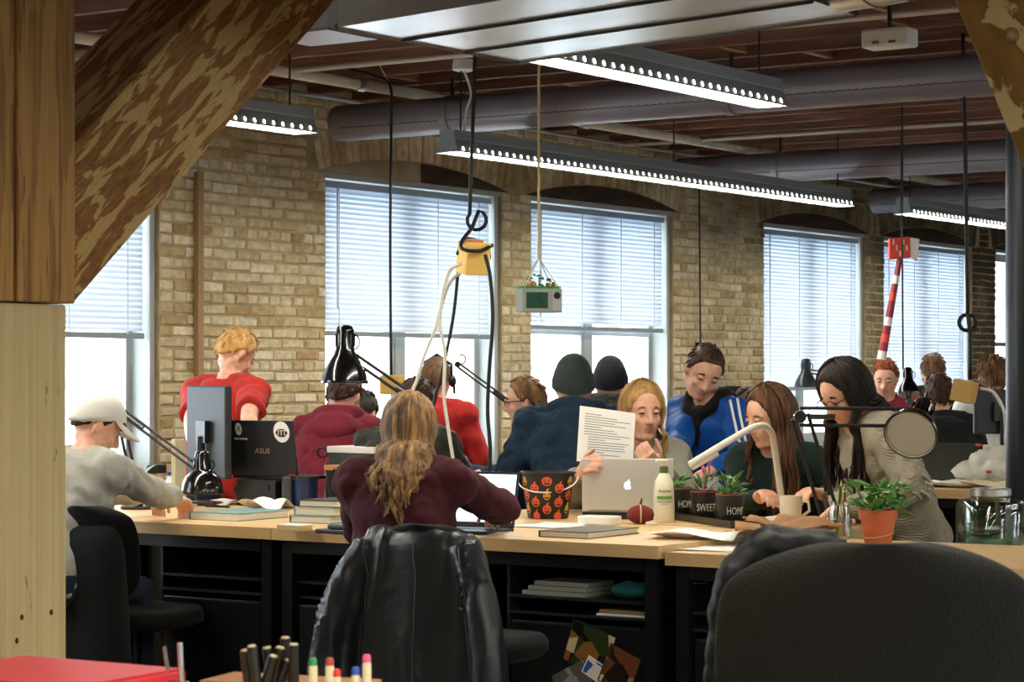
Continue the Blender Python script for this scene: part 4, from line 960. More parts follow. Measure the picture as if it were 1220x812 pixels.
# ------------------------------------------------------------------ workbenches and cabinets
WOODT = mat('butcher_block', '#e0bb82', .42, var=.22, vscale=5, stretch=(3, .35, 3), bump=.05, bscale=40, rnd=.05)
TZ = .81; XD = 7.04
BLKP = mat('black_panel', '#0c0d0f', .45)
def bench(label, x0, x1, y0, y1, z, th=.045, legs=True, m=WOODT, nst=8, back=True):
    t = thing('workbench', label, 'desk', ((x0+x1)/2, (y0+y1)/2, FZ))
    # tabletop made of edge-glued staves
    n = nst; wst = (x1-x0)/n
    st = MB().mm((-wst/2, -(y1-y0)/2, -th), (wst/2 - .0006, (y1-y0)/2, 0)).mesh('stave'); st.materials.append(m)
    tt = bpy.data.objects.new('tabletop', None); C.objects.link(tt); tt.parent = t; tt.location = (0, 0, z - FZ)
    for i in range(n):
        o = bpy.data.objects.new('stave', st); C.objects.link(o); o.parent = tt; o.location = (x0 + (i+.5)*wst - (x0+x1)/2, 0, 0)
    for sx in (x0 + .06, x1 - .06):
        for sy in (y0 + .05, y1 - .05):
            MB().mm((sx-.025, sy-.025, FZ), (sx+.025, sy+.025, z - th)).obj('leg', STEELB, t, world=True)
    if back: MB().mm((x1-.03, y0+.03, FZ + .05), (x1-.018, y1-.03, z-th)).obj('back_panel', BLKP, t, world=True)
    MB().mm((x0+.03, y0+.08, z-th-.05), (x0+.05, y1-.08, z-th)).obj('apron', STEELB, t, world=True)
    return t
def cabinet(label, x0, x1, y0, y1, ztop, door=True, dz=.03):
    t = thing('cabinet', label, 'cabinet', ((x0+x1)/2, (y0+y1)/2, FZ)); w_ = .012
    b = MB(); b.mm((x0, y0, FZ), (x1, y0+w_, ztop)); b.mm((x0, y1-w_, FZ), (x1, y1, ztop)); b.mm((x1-w_, y0, FZ), (x1, y1, ztop)); b.mm((x0, y0, FZ), (x1, y1, FZ+.03))
    b.obj('body', BLKP, t, world=True)
    EDG = mat('shelf_edge', '#3a4046', .3, .6)
    for zz in (ztop - .012 - .145, ztop - .215):
        MB().mm((x0, y0, zz), (x1, y1, zz+.012)).obj('shelf', mat('satin_black_shelf', '#17191c', .3, .2), t, world=True)
        MB().mm((x0-.003, y0, zz+.003), (x0, y1, zz+.012)).obj('shelf_edge', EDG, t, world=True)
    if door:
        d = MB().mm((x0-.018, y0+.03, FZ+.04), (x0-.002, y1-.03, ztop - .235)).obj('door', mat('door_black', '#0f1113', .35, .1), t, world=True, bevel=.004)
        MB().mm((x0-.024, y0+.03, ztop-.245), (x0-.018, y1-.03, ztop-.235)).obj('door_edge', EDG, d, world=False) if False else None
        k = MB().mm((x0-.021, y0+.05, ztop-.246), (x0-.018, y1-.05, ztop-.241)); k.obj('door_trim', EDG, t, world=True)
        MB().tube([(x0-.035, y0+.08, .3), (x0-.035, y0+.08, .2)], .006, 8).obj('handle', STEELB, t, world=True)
    return t
yj = 6.63 * .88 + .0; 
yA = onX(324, 620, XD).y; yB = onX(785, 640, XD).y
bench('front workbench at left holding the black dome lamp', XD, XD + 1.0, yA + .006, yA + 1.62, TZ)
bench('front workbench in the middle where the burgundy sweatshirt leans', XD - .004, XD + 1.0, yB, yA, TZ)
bench('front workbench at right holding the terracotta pot, slightly lower', XD + .02, XD + 1.0, yB - 1.62, yB - .012, TZ - .022)
bench('rear workbench at left under the lidded laptop', XD + 1.03, XD + 1.55, yA - .1, yA + 1.5, TZ, back=False)
bench('rear workbench in the middle under the silver laptop', XD + 1.03, XD + 1.72, 3.93, yA - .11, TZ, back=False)
yC = [onX(p, 700, XD + .08).y for p in (612, 778)]
cabinet('black cabinet with photo prints on its door, middle desk', XD + .07, XD + .6, yB + .06, yB + .68, TZ - .06)
cabinet('black cabinet under the left front desk', XD + .07, XD + .6, yA + .07, yA + .64, TZ - .06)
cabinet('black cabinet under the middle desk beside the leather jacket', XD + .07, XD + .6, yA - .62, yA - .06, TZ - .06)
cabinet('black cabinet under the right front desk', XD + .09, XD + .6, yB - .80, yB - .07, TZ - .085)
# rear lower table for the glass jar
t = thing('side_table', 'low side table behind the right workbench', 'table', (8.55, 3.15, FZ))
MB().mm((8.14, 2.75, .71), (8.95, 3.62, .745)).obj('tabletop', mat('pale_table', '#9a8a66', .5, var=.15), t, world=True)
for x in (8.19, 8.9):
    for y in (2.8, 3.57): MB().mm((x-.02, y-.02, FZ), (x+.02, y+.02, .71)).obj('leg', STEELB, t, world=True)
# second row of benches beyond
pR = onz(1160, 584, TZ)
bench('far workbench at right heaped with a plastic bag', pR.x, pR.x + .85, 2.6, 5.42, TZ)
bench('small far workbench under the wooden crate', 10.74, 11.3, 5.15, 5.75, TZ)
bench('far workbench under the small grey lamp', 11.6, 12.3, 5.45, 6.9, TZ, back=False)
bench('far workbench by the wall at left', 10.0, 10.9, 7.0, 8.2, TZ) if False else None
# crate shelf with glue between green sweater and knit sweater
pg = at(975, 548, 12.3)
t = thing('storage_crate', 'wooden storage box with glue sticks on top, between two people', 'box', (pg.x, pg.y, TZ)) if False else None
# ------------------------------------------------------------------ chairs
def office_chair(label, loc, rz, zs=.5, back_h=.5, back_w=.44, m=None, zb=None):
    t = thing('office_chair', label, 'chair', (loc[0], loc[1], FZ), rz); m = m or fabric('black_chair_fabric', '#0d0d0d', .1, .25, 120)
    n = 20; rings = []
    for z_, k in ((0, .9), (.02, 1), (.06, 1), (.08, .93)):
        rings.append([V((.24*k*math.copysign(abs(math.cos(u))**.6, math.cos(u)), .24*k*math.copysign(abs(math.sin(u))**.6, math.sin(u)), zs - .08 + z_)) for u in [2*math.pi*i/n for i in range(n)]])
    MB().loft(rings).obj('seat', m, t, smooth=True)
    zb = zb or zs + .12; q = MB(); rings = []; NB_ = 44
    for i in range(34):
        v = (1 - (1 - i/33)**1.9); zz = zb + back_h * v
        wv = back_w/2 * (1 - .10*(1-v)**2) * min(1, (1 - ((v - .5)*2)**6 * .35)); 
        if v > .86: wv *= math.sqrt(max(.02, 1 - ((v-.86)/.1405)**2)) * .62 + .38
        x = -.26 - .07*v + .03*math.sin(v*3.1)
        rings.append([V((x + math.sin(u)*.022 - .05*(1 - math.cos(u)**2) + .05, math.cos(u)*wv, zz)) for u in [2*math.pi*k/NB_ for k in range(NB_)]])
    q.loft(rings).obj('backrest', m, t, smooth=True)
    MB().tube([(-.26, 0, zb + .1), (-.31, 0, zs), (-.2, 0, zs - .1), (0, 0, zs - .1)], .022, 8).obj('back_support', STEELB, t)
    MB().tube([(0, 0, zs - .08), (0, 0, .1)], .03, 12).obj('gas_column', STEELB, t, smooth='auto')
    for k in range(5):
        a = 2*math.pi*k/5; MB().tube([(0, 0, .12), (.29*math.cos(a), .29*math.sin(a), .07)], [.024, .016], 8).obj('base_leg', STEELB, t)
        MB().ell((.29*math.cos(a), .29*math.sin(a), .03), (.028, .028, .03), 10, 8).obj('caster', STEELB, t, smooth=True)
    return t
def drape(rt, wtop, wbot, thick, z1, z0, m, name='jacket', folds=7, seed=1, x0=0, slope=0.0):
    rings = []; n = 48
    for i in range(26):
        v = i / 25; zz = z1 + (z0 - z1) * (v ** 1.15)
        hw = (wtop + (wbot - wtop) * v**.8) / 2
        cap = min(1, math.sqrt(max(.0, v * 9))) if v < .111 else 1
        ring = []
        for k in range(n):
            u = 2*math.pi*k/n; f = 1 + (.05 * v) * math.sin(u*folds + seed) + .03*noise.noise(V((math.cos(u)*2, math.sin(u)*2, zz*4 + seed)))
            cx = math.copysign(abs(math.cos(u))**.75, math.cos(u)); 
            sag = -.035 * abs(cx)**3 * (1 - v) * cap
            ring.append(V((x0 + slope*v + math.sin(u)*(thick*(.4 + .6*cap))*(1 + .5*v)*f, cx*hw*(.86 + .14*cap)*f, zz + sag)))
        rings.append(ring)
    return MB().loft(rings).obj(name, m, rt, smooth=True)
LEATH = mat('black_leather', '#181d22', .36, var=.15, vscale=6, bump=.15, bscale=30, spec=.5)
pch = at(500, 640, 7.92)
ch = office_chair('black office chair under the draped leather jacket', (pch.x + .30*math.cos(R(2)), pch.y, 0), R(2), .56, .34, .42, zb=.62)
jk = thing('leather_jacket', 'black leather jacket draped over the chair back in the middle', 'jacket', (pch.x, pch.y, FZ), TH - R(4) - R(26))
zt_ = at(500, 629, 7.92).z - FZ; zb_ = at(500, 870, 7.92).z - FZ
jo = drape(jk, .47, .74, .075, zt_, zb_, LEATH, 'shell', 5, 2); dm = MB(); dm.add([v.co for v in jo.data.vertices], [tuple(p.vertices) for p in jo.data.polygons]); bpy.data.objects.remove(jo)
for sg in (1, -1): dm.tube(arc([(-.03, sg*.19, zt_ - .05), (-.07, sg*.265, zt_ - .2), (-.09, sg*.32, zt_ - .42), (-.10, sg*.335, zt_ - .62), (-.10, sg*.34, zt_ - .72)], 4), [.05 + .012*min(1, k/6) for k in range(17)], 14)
me = remesh(dm, .011, 6); me.update()
for v in me.vertices: v.co += v.normal * (noise.noise(V((v.co.x*6, v.co.y*9, v.co.z*2.2)))*.022 + abs(noise.noise(V((v.co.x*9, v.co.y*14, v.co.z*3 + 3))))*-.016)
link('shell', me, LEATH, jk, smooth=True)
for yy in (-.03, .15, -.20):
    pts = []
    for k in range(1, 12):
        v = k/11; y_ = yy*(1 + .5*v); z_ = zt_ - (zt_-zb_)*v**1.15; c = min(me.vertices, key=lambda q: (q.co.y-y_)**2 + (q.co.z-z_)**2 + (q.co.x+.12)**2*.6); pts.append(c.co + V((-.001, 0, 0)))
    MB().tube(arc(pts, 3), .003, 5).obj('seam', mat('leather_seam', '#0f1215', .5), jk)
# chair at far left with dark coat
pcl = at(100, 640, 9.05)
office_chair('black office chair of the person in the white cap', (pcl.x + .28, pcl.y, 0), R(4), .55, .36, .42, zb=.6)
jl = thing('dark_coat', 'dark green coat hung over the chair at far left', 'coat', (pcl.x, pcl.y, FZ), TH - R(30))
drape(jl, .36, .46, .07, at(100, 622, 9.05).z - FZ, at(100, 900, 9.05).z - FZ, fabric('dark_green_coat', '#0e1412'), 'shell', 4, 5)
# big chair at lower right
pcr = at(1056, 660, 4.0)
cr_ = office_chair('large dark fabric office chair nearest the camera, lower right', (pcr.x + .30*CF.x, pcr.y + .30*CF.y, 0), TH - R(2), .62, .62, .56, m=fabric('charcoal_weave', '#1e1d1a', .1, .35, 160), zb=at(1040, 646, 4.0).z - FZ - .62)
pj = at(900, 660, 4.12)
jr = thing('black_jacket', 'crumpled black jacket slung over the left shoulder of the nearest chair', 'jacket', (pj.x, pj.y, FZ), TH)
q = MB(); zz = at(900, 652, 4.12).z - FZ
q.tube(arc([(.02, .075, zz - .55), (.0, .062, zz - .3), (.0, .042, zz - .08), (.02, -.005, zz - .012), (.04, -.08, zz + .002), (.055, -.17, zz - .004)]), [.024 + .008*min(1, k/8) - .0009*max(0, k - 14) for k in range(31)], 14)
q.tube(arc([(.04, .07, zz - .6), (.04, .055, zz - .3), (.055, .02, zz - .03), (.065, -.05, zz + .008), (.075, -.12, zz + .004)]), .024, 12)
q.tube(arc([(.05, .0, zz - .01), (.05, -.03, zz + .016), (.06, -.08, zz + .012), (.07, -.15, zz)]), .02, 10)
me = remesh(q, .007, 2)
for v in me.vertices: v.co += v.normal * (noise.noise(v.co*22)*.010 + noise.noise(v.co*50)*.004)
link('shell', me, fabric('black_nylon', '#0a0b0c', rough=.6), jr, smooth=True)
# ------------------------------------------------------------------ hanging cords and boxes
YEL = mat('yellow_outlet_box', '#eec566', .45); ROPE = mat('rope', '#c9b48a', .8)
def cordloop(c, r, n=14, ph=0, tilt=.4): return [c + CR*(math.cos(u)*r) + V((0, 0, math.sin(u)*r)) + CF*(math.sin(u*.5)*r*tilt) for u in [ph + 2*math.pi*k/n for k in range(n+1)]]
d0 = 10.2; pb = at(564, 307, d0)
t = thing('hanging_outlet_box', 'large yellow outlet box hanging on a looped black cord, left of centre', 'outlet box', pb)
Mb = Matrix.Rotation(TH - R(62), 3, 'Z') @ Matrix.Rotation(R(10), 3, 'X')
MB().box(pb, (.115, .105, .14), M=Mb).obj('box', YEL, t, world=True, bevel=.006)
MB().box(pb + Mb @ V((0, 0, .074)), (.06, .05, .012), M=Mb).obj('cord_grip_plate', mat('orange_plate', '#d88a3a', .5), t, world=True)
MB().tube([pb + Mb @ V((.05, 0, .01)), pb + Mb @ V((.075, 0, .012))], .022, 12).obj('plug', STEELB, t, world=True, smooth='auto')
zt = ZJ
pts = arc([V((pb.x, pb.y, zt)), at(566, 60, d0), at(560, 240, d0)], 4) + cordloop(at(568, 262, d0), .042, 12, 2.4)[:11] + arc([at(562, 272, d0), at(550, 288, d0 - .05), at(552, 297, d0-.09), at(572, 299, d0 - .1), at(586, 292, d0)], 4)
pts = [p if p.z < zt else V((p.x, p.y, zt)) for p in pts]
MB().tube(pts, .0085, 8).obj('hanging_cord', BLACKC, t, world=True, smooth=True)
MB().tube(arc([at(545, 303, d0), at(553, 285, d0+.03), at(572, 288, d0+.04), at(583, 300, d0)], 5), .008, 8).obj('cord_coil', BLACKC, t, world=True, smooth=True)
def cable(label, pts, r, m, dd=None, nm='power_cable'):
    P_ = arc([at(*p) if len(p) == 3 else at(p[0], p[1], dd) for p in pts], 6)
    return tag(MB().tube(P_, r, 8).obj(nm, m, smooth=True), label, 'cable')
cable('white cable from the yellow box falling straight behind the blond hair', [(550, 314), (534, 326), (524, 380), (530, 420), (529, 470), (534, 510), (541, 560), (541, 609)], .0075, WHITEC, 10.15)
cable('white cable from the yellow box swinging out to the left', [(552, 322), (534, 340), (519, 390), (505, 425), (497, 452), (490, 480), (486, 600)], .0075, WHITEC, 10.3)
cable('black cable from the yellow box between the two white cables', [(546, 322), (541, 370), (534, 410), (525, 450), (517, 480), (512, 540)], .0075, BLACKC, 10.4)
cable('black cable from the yellow box hanging down on its right side', [(578, 303), (584, 330), (587, 380), (583, 440), (581, 490), (584, 540), (580, 595)], .0085, BLACKC, 10.1)
p = at(467, 458, 12.4)
t = thing('hanging_outlet_box', 'small yellow outlet box on a thin black cord by the left window', 'outlet box', p)
MB().box(p, (.10, .10, .10), rz=TH - R(20)).obj('box', mat('dull_yellow_box', '#c9a24a', .5), t, world=True, bevel=.005)
MB().tube(arc([at(383, 52, 12.4), at(410, 78, 12.4), at(445, 90, 12.4), at(465, 103, 12.4), at(466, 150, 12.4)], 6) + arc([at(466, 170, 12.4), at(465, 300, 12.4), at(466, 447, 12.4)], 4), .0075, 8).obj('hanging_cord', BLACKC, t, world=True, smooth=True)
MB().tube([at(447, 68, 12.4), at(466, 103, 12.4)], .003, 5).obj('tie_wire', GALV, t, world=True)
p = at(1149, 466, 11.0)
t = thing('hanging_outlet_box', 'yellow outlet box on the looped cord at right', 'outlet box', p)
MB().box(p, (.09, .10, .10), rz=TH - R(30), M=Matrix.Rotation(TH - R(30), 3, 'Z') @ Matrix.Rotation(R(12), 3, 'X')).obj('box', mat('tan_yellow_box', '#c99e52', .5), t, world=True, bevel=.005)
c_ = arc([V((at(1147, 40, 11.0).x, at(1147, 40, 11.0).y, ZJ)), at(1149, 120, 11.0), at(1153, 370, 11.0)], 5) + cordloop(at(1153, 384, 11.0), .038, 14, 1.6) + arc([at(1156, 397, 11.0), at(1156, 452, 11.0)], 3)
MB().tube([V((q_.x, q_.y, min(q_.z, ZJ))) for q_ in c_], .010, 8).obj('hanging_cord', BLACKC, t, world=True, smooth=True)
MB().tube(arc([at(1168, 462, 11), at(1184, 468, 11), at(1196, 492, 11), at(1198, 530, 11)]), .009, 8).obj('white_lead', WHITEC, t, world=True, smooth=True)
MB().tube(arc([at(1166, 458, 11), at(1180, 466, 11), at(1192, 480, 11), at(1194, 530, 11)]), .006, 8).obj('black_lead', BLACKC, t, world=True, smooth=True)
tag(MB().tube([V((at(1075, 260, 14).x, at(1075, 260, 14).y, ZJ)), at(1075, 300, 14), at(1076, 440, 14)], .006, 6).obj('thin_cable', BLACKC), 'thin dark cable hanging beside the red axe', 'cable')
# hanging planter box
dp = 10.6; p = at(642, 358, dp)
t = thing('hanging_planter', 'small grey box planter with green panel hanging on a rope', 'planter', p, TH - R(75))
w_, h_ = .185, .105
MB().box((0, 0, 0), (w_, .12, h_)).obj('box', mat('planter_grey', '#8f9590', .5, .2), t, bevel=.004)
MB().box((-.025, -.061, .0), (.10, .004, .072)).obj('green_panel', mat('dark_green_panel', '#0f4a34', .25, var=.4, vscale=20), t)
MB().box((.067, -.061, -.005), (.04, .004, .085)).obj('side_panel', mat('panel_grey', '#a3a6a0', .5), t)
MB().lathe([(.016, 0), (.016, .006), (.010, .012)], (.067, -.062, .022), 14, M=Matrix.Rotation(R(90), 3, 'X')).obj('dial', STEELB, t)
MB().box((0, 0, h_/2 + .005), (w_ - .01, .11, .012)).obj('turf', mat('bright_green_moss', '#2f9a4a', .8, var=.4, vscale=60), t)
rr = random.Random(4); lf = MB().ell((0, 0, 0), (.014, .008, .004), 8, 6).mesh('leaf'); lf.materials.append(mat('succulent_leaf', '#4f7a3a', .5, var=.3, vscale=20))
for k in range(16):
    o = bpy.data.objects.new('leaf', lf); C.objects.link(o); o.parent = t; o.location = (rr.uniform(-.06, .06), rr.uniform(-.04, .04), h_/2 + rr.uniform(.012, .05) if k < 12 else h_/2 + rr.uniform(.05, .075)); o.rotation_euler = (rr.uniform(-.6, .6), rr.uniform(-.6, .6), rr.uniform(0, 6))
for k in range(5): MB().ell((rr.uniform(-.07, .07), rr.uniform(-.04, .04), h_/2 + .016), .012, 8, 6).obj('pebble', mat('orange_pebble', '#c8693a', .6), t, smooth=True)
MB().tube([(0, 0, h_/2), (.004, 0, h_/2 + .05)], .004, 5).obj('stem', MATS['succulent_leaf'], t)
tp_ = V((0, 0, h_/2 + .14))
for sx, sy in ((-1, -1), (1, -1), (1, 1), (-1, 1)): MB().tube([tp_, (sx*w_*.45, sy*.055, h_/2)], .003, 5).obj('cord', mat('thin_cord', '#c9c4ae', .7), t)
q = MB(); zz = tp_.z; top_z = ZJ - p.z
while zz < top_z:
    q.tube([(0, 0, zz), (.002*math.sin(zz*160), .002*math.cos(zz*160), zz + .03)], .006, 6); zz += .03
q.obj('rope', ROPE, t, kind='stuff')
# wrapped axe hung at the far window
da = 15.0
t = thing('wrapped_axe', 'red and white tape wrapped toy axe hanging by the far window', 'axe', at(1062, 360, da))
a0, a1 = at(1050, 428, da), at(1072, 308, da); q = MB(); 
AXR = mat('dark_red_wrap', '#8e2130', .4); AXO = mat('bright_red_wrap', '#d8402c', .5); AXW = mat('white_wrap', '#e4e2dc', .5)
for k in range(12):
    MB().tube([a0.lerp(a1, k/12), a0.lerp(a1, (k+1)/12)], [.030 - .001*k, .029 - .001*k], 10).obj('handle_wrap', (AXR, AXR, AXO, AXR, AXW)[k % 5] if k > 0 else AXW, t, world=True)
U = CR; Z_ = V((0, 0, 1))
MB().prism([(-.085, -.07), (-.085, .06), (.045, .075), (.05, -.06)], at(1074, 296, da + .02), U, Z_, CF * -.05).obj('axe_head', AXO, t, world=True, bevel=.006)
for k in range(5): MB().box(at(1064 + k*4, 288 + (k % 3)*7, da - .02), (.02, .012, .035), rz=TH).obj('tape_strip', AXW, t, world=True)
MB().prism([(.05, -.055), (.045, .07), (.11, .06), (.095, -.085)], at(1074, 296, da + .02), U, Z_, CF * -.045).obj('axe_blade', AXW, t, world=True, bevel=.006)
MB().tube([at(1073, 284, da), V((at(1073, 284, da).x, at(1073, 284, da).y, ZJ))], .003, 5).obj('hanging_line', BLACKC, t, world=True)
# ------------------------------------------------------------------ lamps
GLB = mat('gloss_black', '#0b0c0e', .18, .1, coat=.6); GLG = mat('lamp_grey', '#3d444a', .3, .3); LIN = mat('shade_inside', '#cfcabc', .5); WHP = mat('lamp_white', '#e4dfcc', .4)
def aim(dr):
    return V((0, 0, -1)).rotation_difference(V(dr).normalized()).to_matrix()
def arm_lamp(label, base, elbow, head, sdir, sc=1.0, m=None, clamp=True, shade=True, gap=.022, lens=False, dome=False):
    m = m or GLB; base, elbow, head = V(base), V(elbow), V(head)
    t = thing('desk_lamp', label, 'lamp', base)
    if clamp:
        MB().lathe([(.075*sc, 0), (.075*sc, .015), (.02*sc, .02), (.012*sc, .05)], base, 24).obj('base', m, t, world=True, smooth='auto')
    for k, (a, b) in enumerate(((base + V((0, 0, .03)), elbow), (elbow, head))):
        dr = (b - a).normalized(); s = dr.cross(CF); s = s.normalized() if s.length > .05 else V((0, 0, 1))
        for sg in (-1, 1): MB().tube([a + s*sg*gap*sc*.5, b + s*sg*gap*sc*.5], .0055*sc, 8).obj('arm_rod', mat('matt_arm_black', '#141416', .55) if m is GLB else m, t, world=True)
        for j in range(1): MB().tube([a.lerp(b, .08), a.lerp(b, .3)], .008*sc, 8).obj('spring', mat('spring_steel', '#5a5c5c', .35, .9), t, world=True)
    for p_ in (elbow, head): MB().tube([p_ - CF*.018*sc, p_ + CF*.018*sc], .018*sc, 14).obj('joint', m, t, world=True, smooth='auto')
    MB().tube(cordloop(head + V((0, 0, .03*sc)) + CR*.02*sc, .028*sc, 12, 3.4)[:10], .003*sc, 6).obj('cord', m, t, world=True)
    if shade:
        M_ = aim(sdir)    # shade axis local -z -> sdir ; z up is the neck
        o = head + M_ @ V((0, 0, .0))
        prof = [(.012, .085), (.026, .080), (.031, .065), (.031, .005), (.034, 0), (.036, -.01), (.052, -.035), (.068, -.065), (.077, -.095), (.079, -.105)]
        if dome: prof = [(.012, .085), (.024, .082), (.030, .07), (.031, .012), (.036, .006), (.050, -.002), (.066, -.018), (.077, -.04), (.083, -.068), (.0845, -.084)]
        inn = [(.082, -.083), (.08, -.066), (.068, -.03), (.045, -.01), (.02, -.004)] if dome else [(.076, -.104), (.073, -.09), (.062, -.06), (.045, -.03), (.02, -.012)]
        MB().lathe([(r*sc, z*sc) for r, z in prof + [((.0842, -.0855) if dome else (.0785, -.106))] + inn], o, 32, M=M_).obj('lamp_shade', m, t, world=True, smooth=True)
        MB().lathe([(r*sc*.985, z*sc - .0015*sc) for r, z in inn[::-1]], o, 32, M=M_, cap=False).obj('shade_lining', LIN, t, world=True, smooth=True)
        for k in range(10):
            g = 2*math.pi*k/10; MB().box(o + M_ @ V((math.cos(g)*.031*sc, math.sin(g)*.031*sc, .035*sc)), (.006*sc, .006*sc, .04*sc), M=M_ @ Matrix.Rotation(g, 3, 'Z')).obj('vent_rib', m, t, world=True)
        if lens: MB().lathe([(.001, -.103*sc), (.070*sc, -.101*sc), (.070*sc, -.098*sc)], o, 32, M=M_).obj('lens', mat('frosted_lens', '#b9b7ae', .35), t, world=True, smooth='auto')
        MB().ell(o + M_ @ V((0, 0, -.05*sc)), (.024*sc, .024*sc, .03*sc), 14, 10).obj('bulb', mat('bulb_off', '#e8e4d8', .3), t, world=True, smooth=True)
    return t
L1 = 10.0
arm_lamp('glossy black desk lamp with tall bell shade above the maroon hoodie', onz(520, 612, TZ), at(498, 478, L1), at(411, 418, L1 - .02), (-.02, .0, -1), 1.3)
tl = MB().tube([at(413, 408, L1), at(434, 401, L1)], .010, 8)
tag(tl.obj('lamp_swivel', GLB), 'black swivel joint of the bell lamp', 'lamp joint') if False else None
arm_lamp('black dome desk lamp with folded arm at left beside the tumbler', onz(165, 606, TZ), at(141, 487, 10.35), at(241, 562, 10.2), (0, 0, -1), 1.1, dome=True)
arm_lamp('black desk lamp turned towards the camera in front of the knit sweater', onz(992, 634, TZ - .02), at(953, 496, 8.95), at(1094, 497, 8.9), (-CF*.75 - CR*.32 + V((0, 0, -.42))), 1.3, gap=.05, lens=True)
arm_lamp('small grey desk lamp far away in front of the long blind', at(1000, 571, 13.2), at(990, 445, 13.2), at(960, 442, 13.2), (0, 0, -1), .85, GLG, clamp=False)
arm_lamp('small black desk lamp far away beside the red haired person', at(1085, 575.06, 12.9), at(1083, 478, 12.9), at(1082, 452, 12.9), (-CF*.3 + V((0, 0, -1))), .82, GLB, clamp=False)
arm_lamp('thin black lamp arm without shade above the person in glasses', at(640, 560, 12.3), at(606, 479, 12.3), at(545, 434, 12.3), (0, 0, -1), .9, GLB, clamp=False, shade=False)
# bent white lamp
t = thing('bent_white_lamp', 'white bent bar desk lamp in front of the green sweater', 'lamp', onz(930, 617, TZ))
fp = arc([at(934, 617, 9.72), at(930, 585, 9.7), at(923, 535, 9.65), at(919, 515, 9.6), at(908, 507, 9.55), at(893, 511, 9.5), at(860, 530, 9.4), at(822, 553, 9.3)], 5)
MB().tube(fp, [(.014, .009)]*len(fp), 12, ref=CF).obj('stem', WHP, t, world=True, smooth=True)
MB().lathe([(.07, 0), (.07, .012), (.03, .018)], onz(932, 619, TZ), 28).obj('base', WHP, t, world=True, smooth='auto')
a_, b_ = at(855, 536, 9.39), at(824, 554, 9.305)
MB().tube([a_ - V((0, 0, .009)), b_ - V((0, 0, .009))], [(.013, .003)]*2, 8, ref=CF).obj('led_strip', mat('led_strip_off', '#f2ead2', .4), t, world=True)
# ------------------------------------------------------------------ laptops and monitors
def laptop(label, loc, rz, w_, h_, dep, tilt, lidm, screen=None, z=0, rim=None):
    t = thing('laptop', label, 'laptop', loc, rz); lid = bpy.data.objects.new('lid', None)
    body = mat('laptop_dark_deck', '#1c1d20', .4, .3) if rim is None else rim
    MB().mm((0, -w_/2, 0), (dep, w_/2, .014)).obj('base', body, t, bevel=.003)
    MB().mm((.03, -w_/2+.02, .014), (dep*.55, w_/2-.02, .0155)).obj('keyboard', mat('key_black', '#0e0f10', .5), t)
    M_ = Matrix.Rotation(R(-tilt), 3, 'Y')
    L_ = MB().box((0, 0, h_/2), (.008, w_, h_)); L_.v = [M_ @ p + V((0, 0, .014)) for p in L_.v]
    lo = L_.obj('lid', lidm, t, bevel=.003)
    S_ = MB().box((.0048, 0, h_/2 + .004), (.001, w_ - .02, h_ - .03)); S_.v = [M_ @ p + V((0, 0, .014)) for p in S_.v]
    S_.obj('screen', screen or mat('screen_dark', '#0d0f12', .2), t)
    return t, M_
def on_lid(t, M_, me, y, z, m, name, x=-.0048):
    # flat mark on the outside of the lid: text faces -x
    Rm = Matrix(((0, 0, -1), (-1, 0, 0), (0, 1, 0)))
    for v in me.vertices: v.co = M_ @ (Rm @ v.co + V((x, y, z))) + V((0, 0, .014))
    return link(name, me, m, t)
def disc(r, n=24, th=.0006, hole=0, sx=1, sy=1): return MB().prism([(math.cos(2*math.pi*k/n)*r*sx, math.sin(2*math.pi*k/n)*r*sy) for k in range(n)], (0, 0, 0), (1, 0, 0), (0, 1, 0), (0, 0, th)).mesh('disc')
STK = mat('white_sticker', '#e8e8e6', .5); STB = mat('black_print', '#121212', .5)
pb = onX(316, 600, 8.20); pb.z = TZ
bx = thing('black_box_stand', 'matt black box holding up the open dark laptop', 'box', (8.27, onX(303, 600, 8.16).y, TZ))
MB().box((0, 0, .06), (.2, .23, .12)).obj('body', mat('matt_black', '#141516', .5), bx, bevel=.004)
MB().lathe([(.012, 0), (.012, .004), (.008, .006)], (-.1, -.07, .085), 16, M=Matrix.Rotation(R(-90), 3, 'Y')).obj('port', STEELB, bx)
lt, Ml = laptop('open dark laptop with white stickers on its lid at left', (8.22, onX(316, 570, 8.22).y, TZ + .121), 0, .385, .255, .26, 9, mat('gunmetal_lid', '#26292d', .38, .4, var=.1, vscale=10))
on_lid(lt, Ml, text_mesh('ASUS', .034, sx=1.15, shear=.2), .0, .115, mat('copper_print', '#c9a48a', .3, .6), 'lettering')
on_lid(lt, Ml, disc(.046, sy=1.05), -.125, .205, STK, 'round_sticker'); on_lid(lt, Ml, disc(.034, sy=.55), -.125, .200, STB, 'sticker_badge', -.0055)
on_lid(lt, Ml, text_mesh('UTD', .034, sx=1.2), -.125, .20, STK, 'lettering', -.0062)
on_lid(lt, Ml, disc(.024, sx=.8, sy=1.2), .125, .215, STK, 'oval_sticker'); on_lid(lt, Ml, text_mesh('X', .04), .125, .215, STB, 'lettering', -.0056)
on_lid(lt, Ml, text_mesh('CHI ALPHA', .013, sx=1.2), .118, .17, STK, 'lettering')
ALU = mat('silver_aluminium', '#dcdad2', .42, .15); 
mc = onz(748, 613.5, TZ)
mt, Mm = laptop('silver laptop with glowing fruit emblem in front of the blond reader', (mc.x, mc.y, TZ), TH - R(4), .385, .232, .25, 12, ALU, rim=ALU)
ap = []
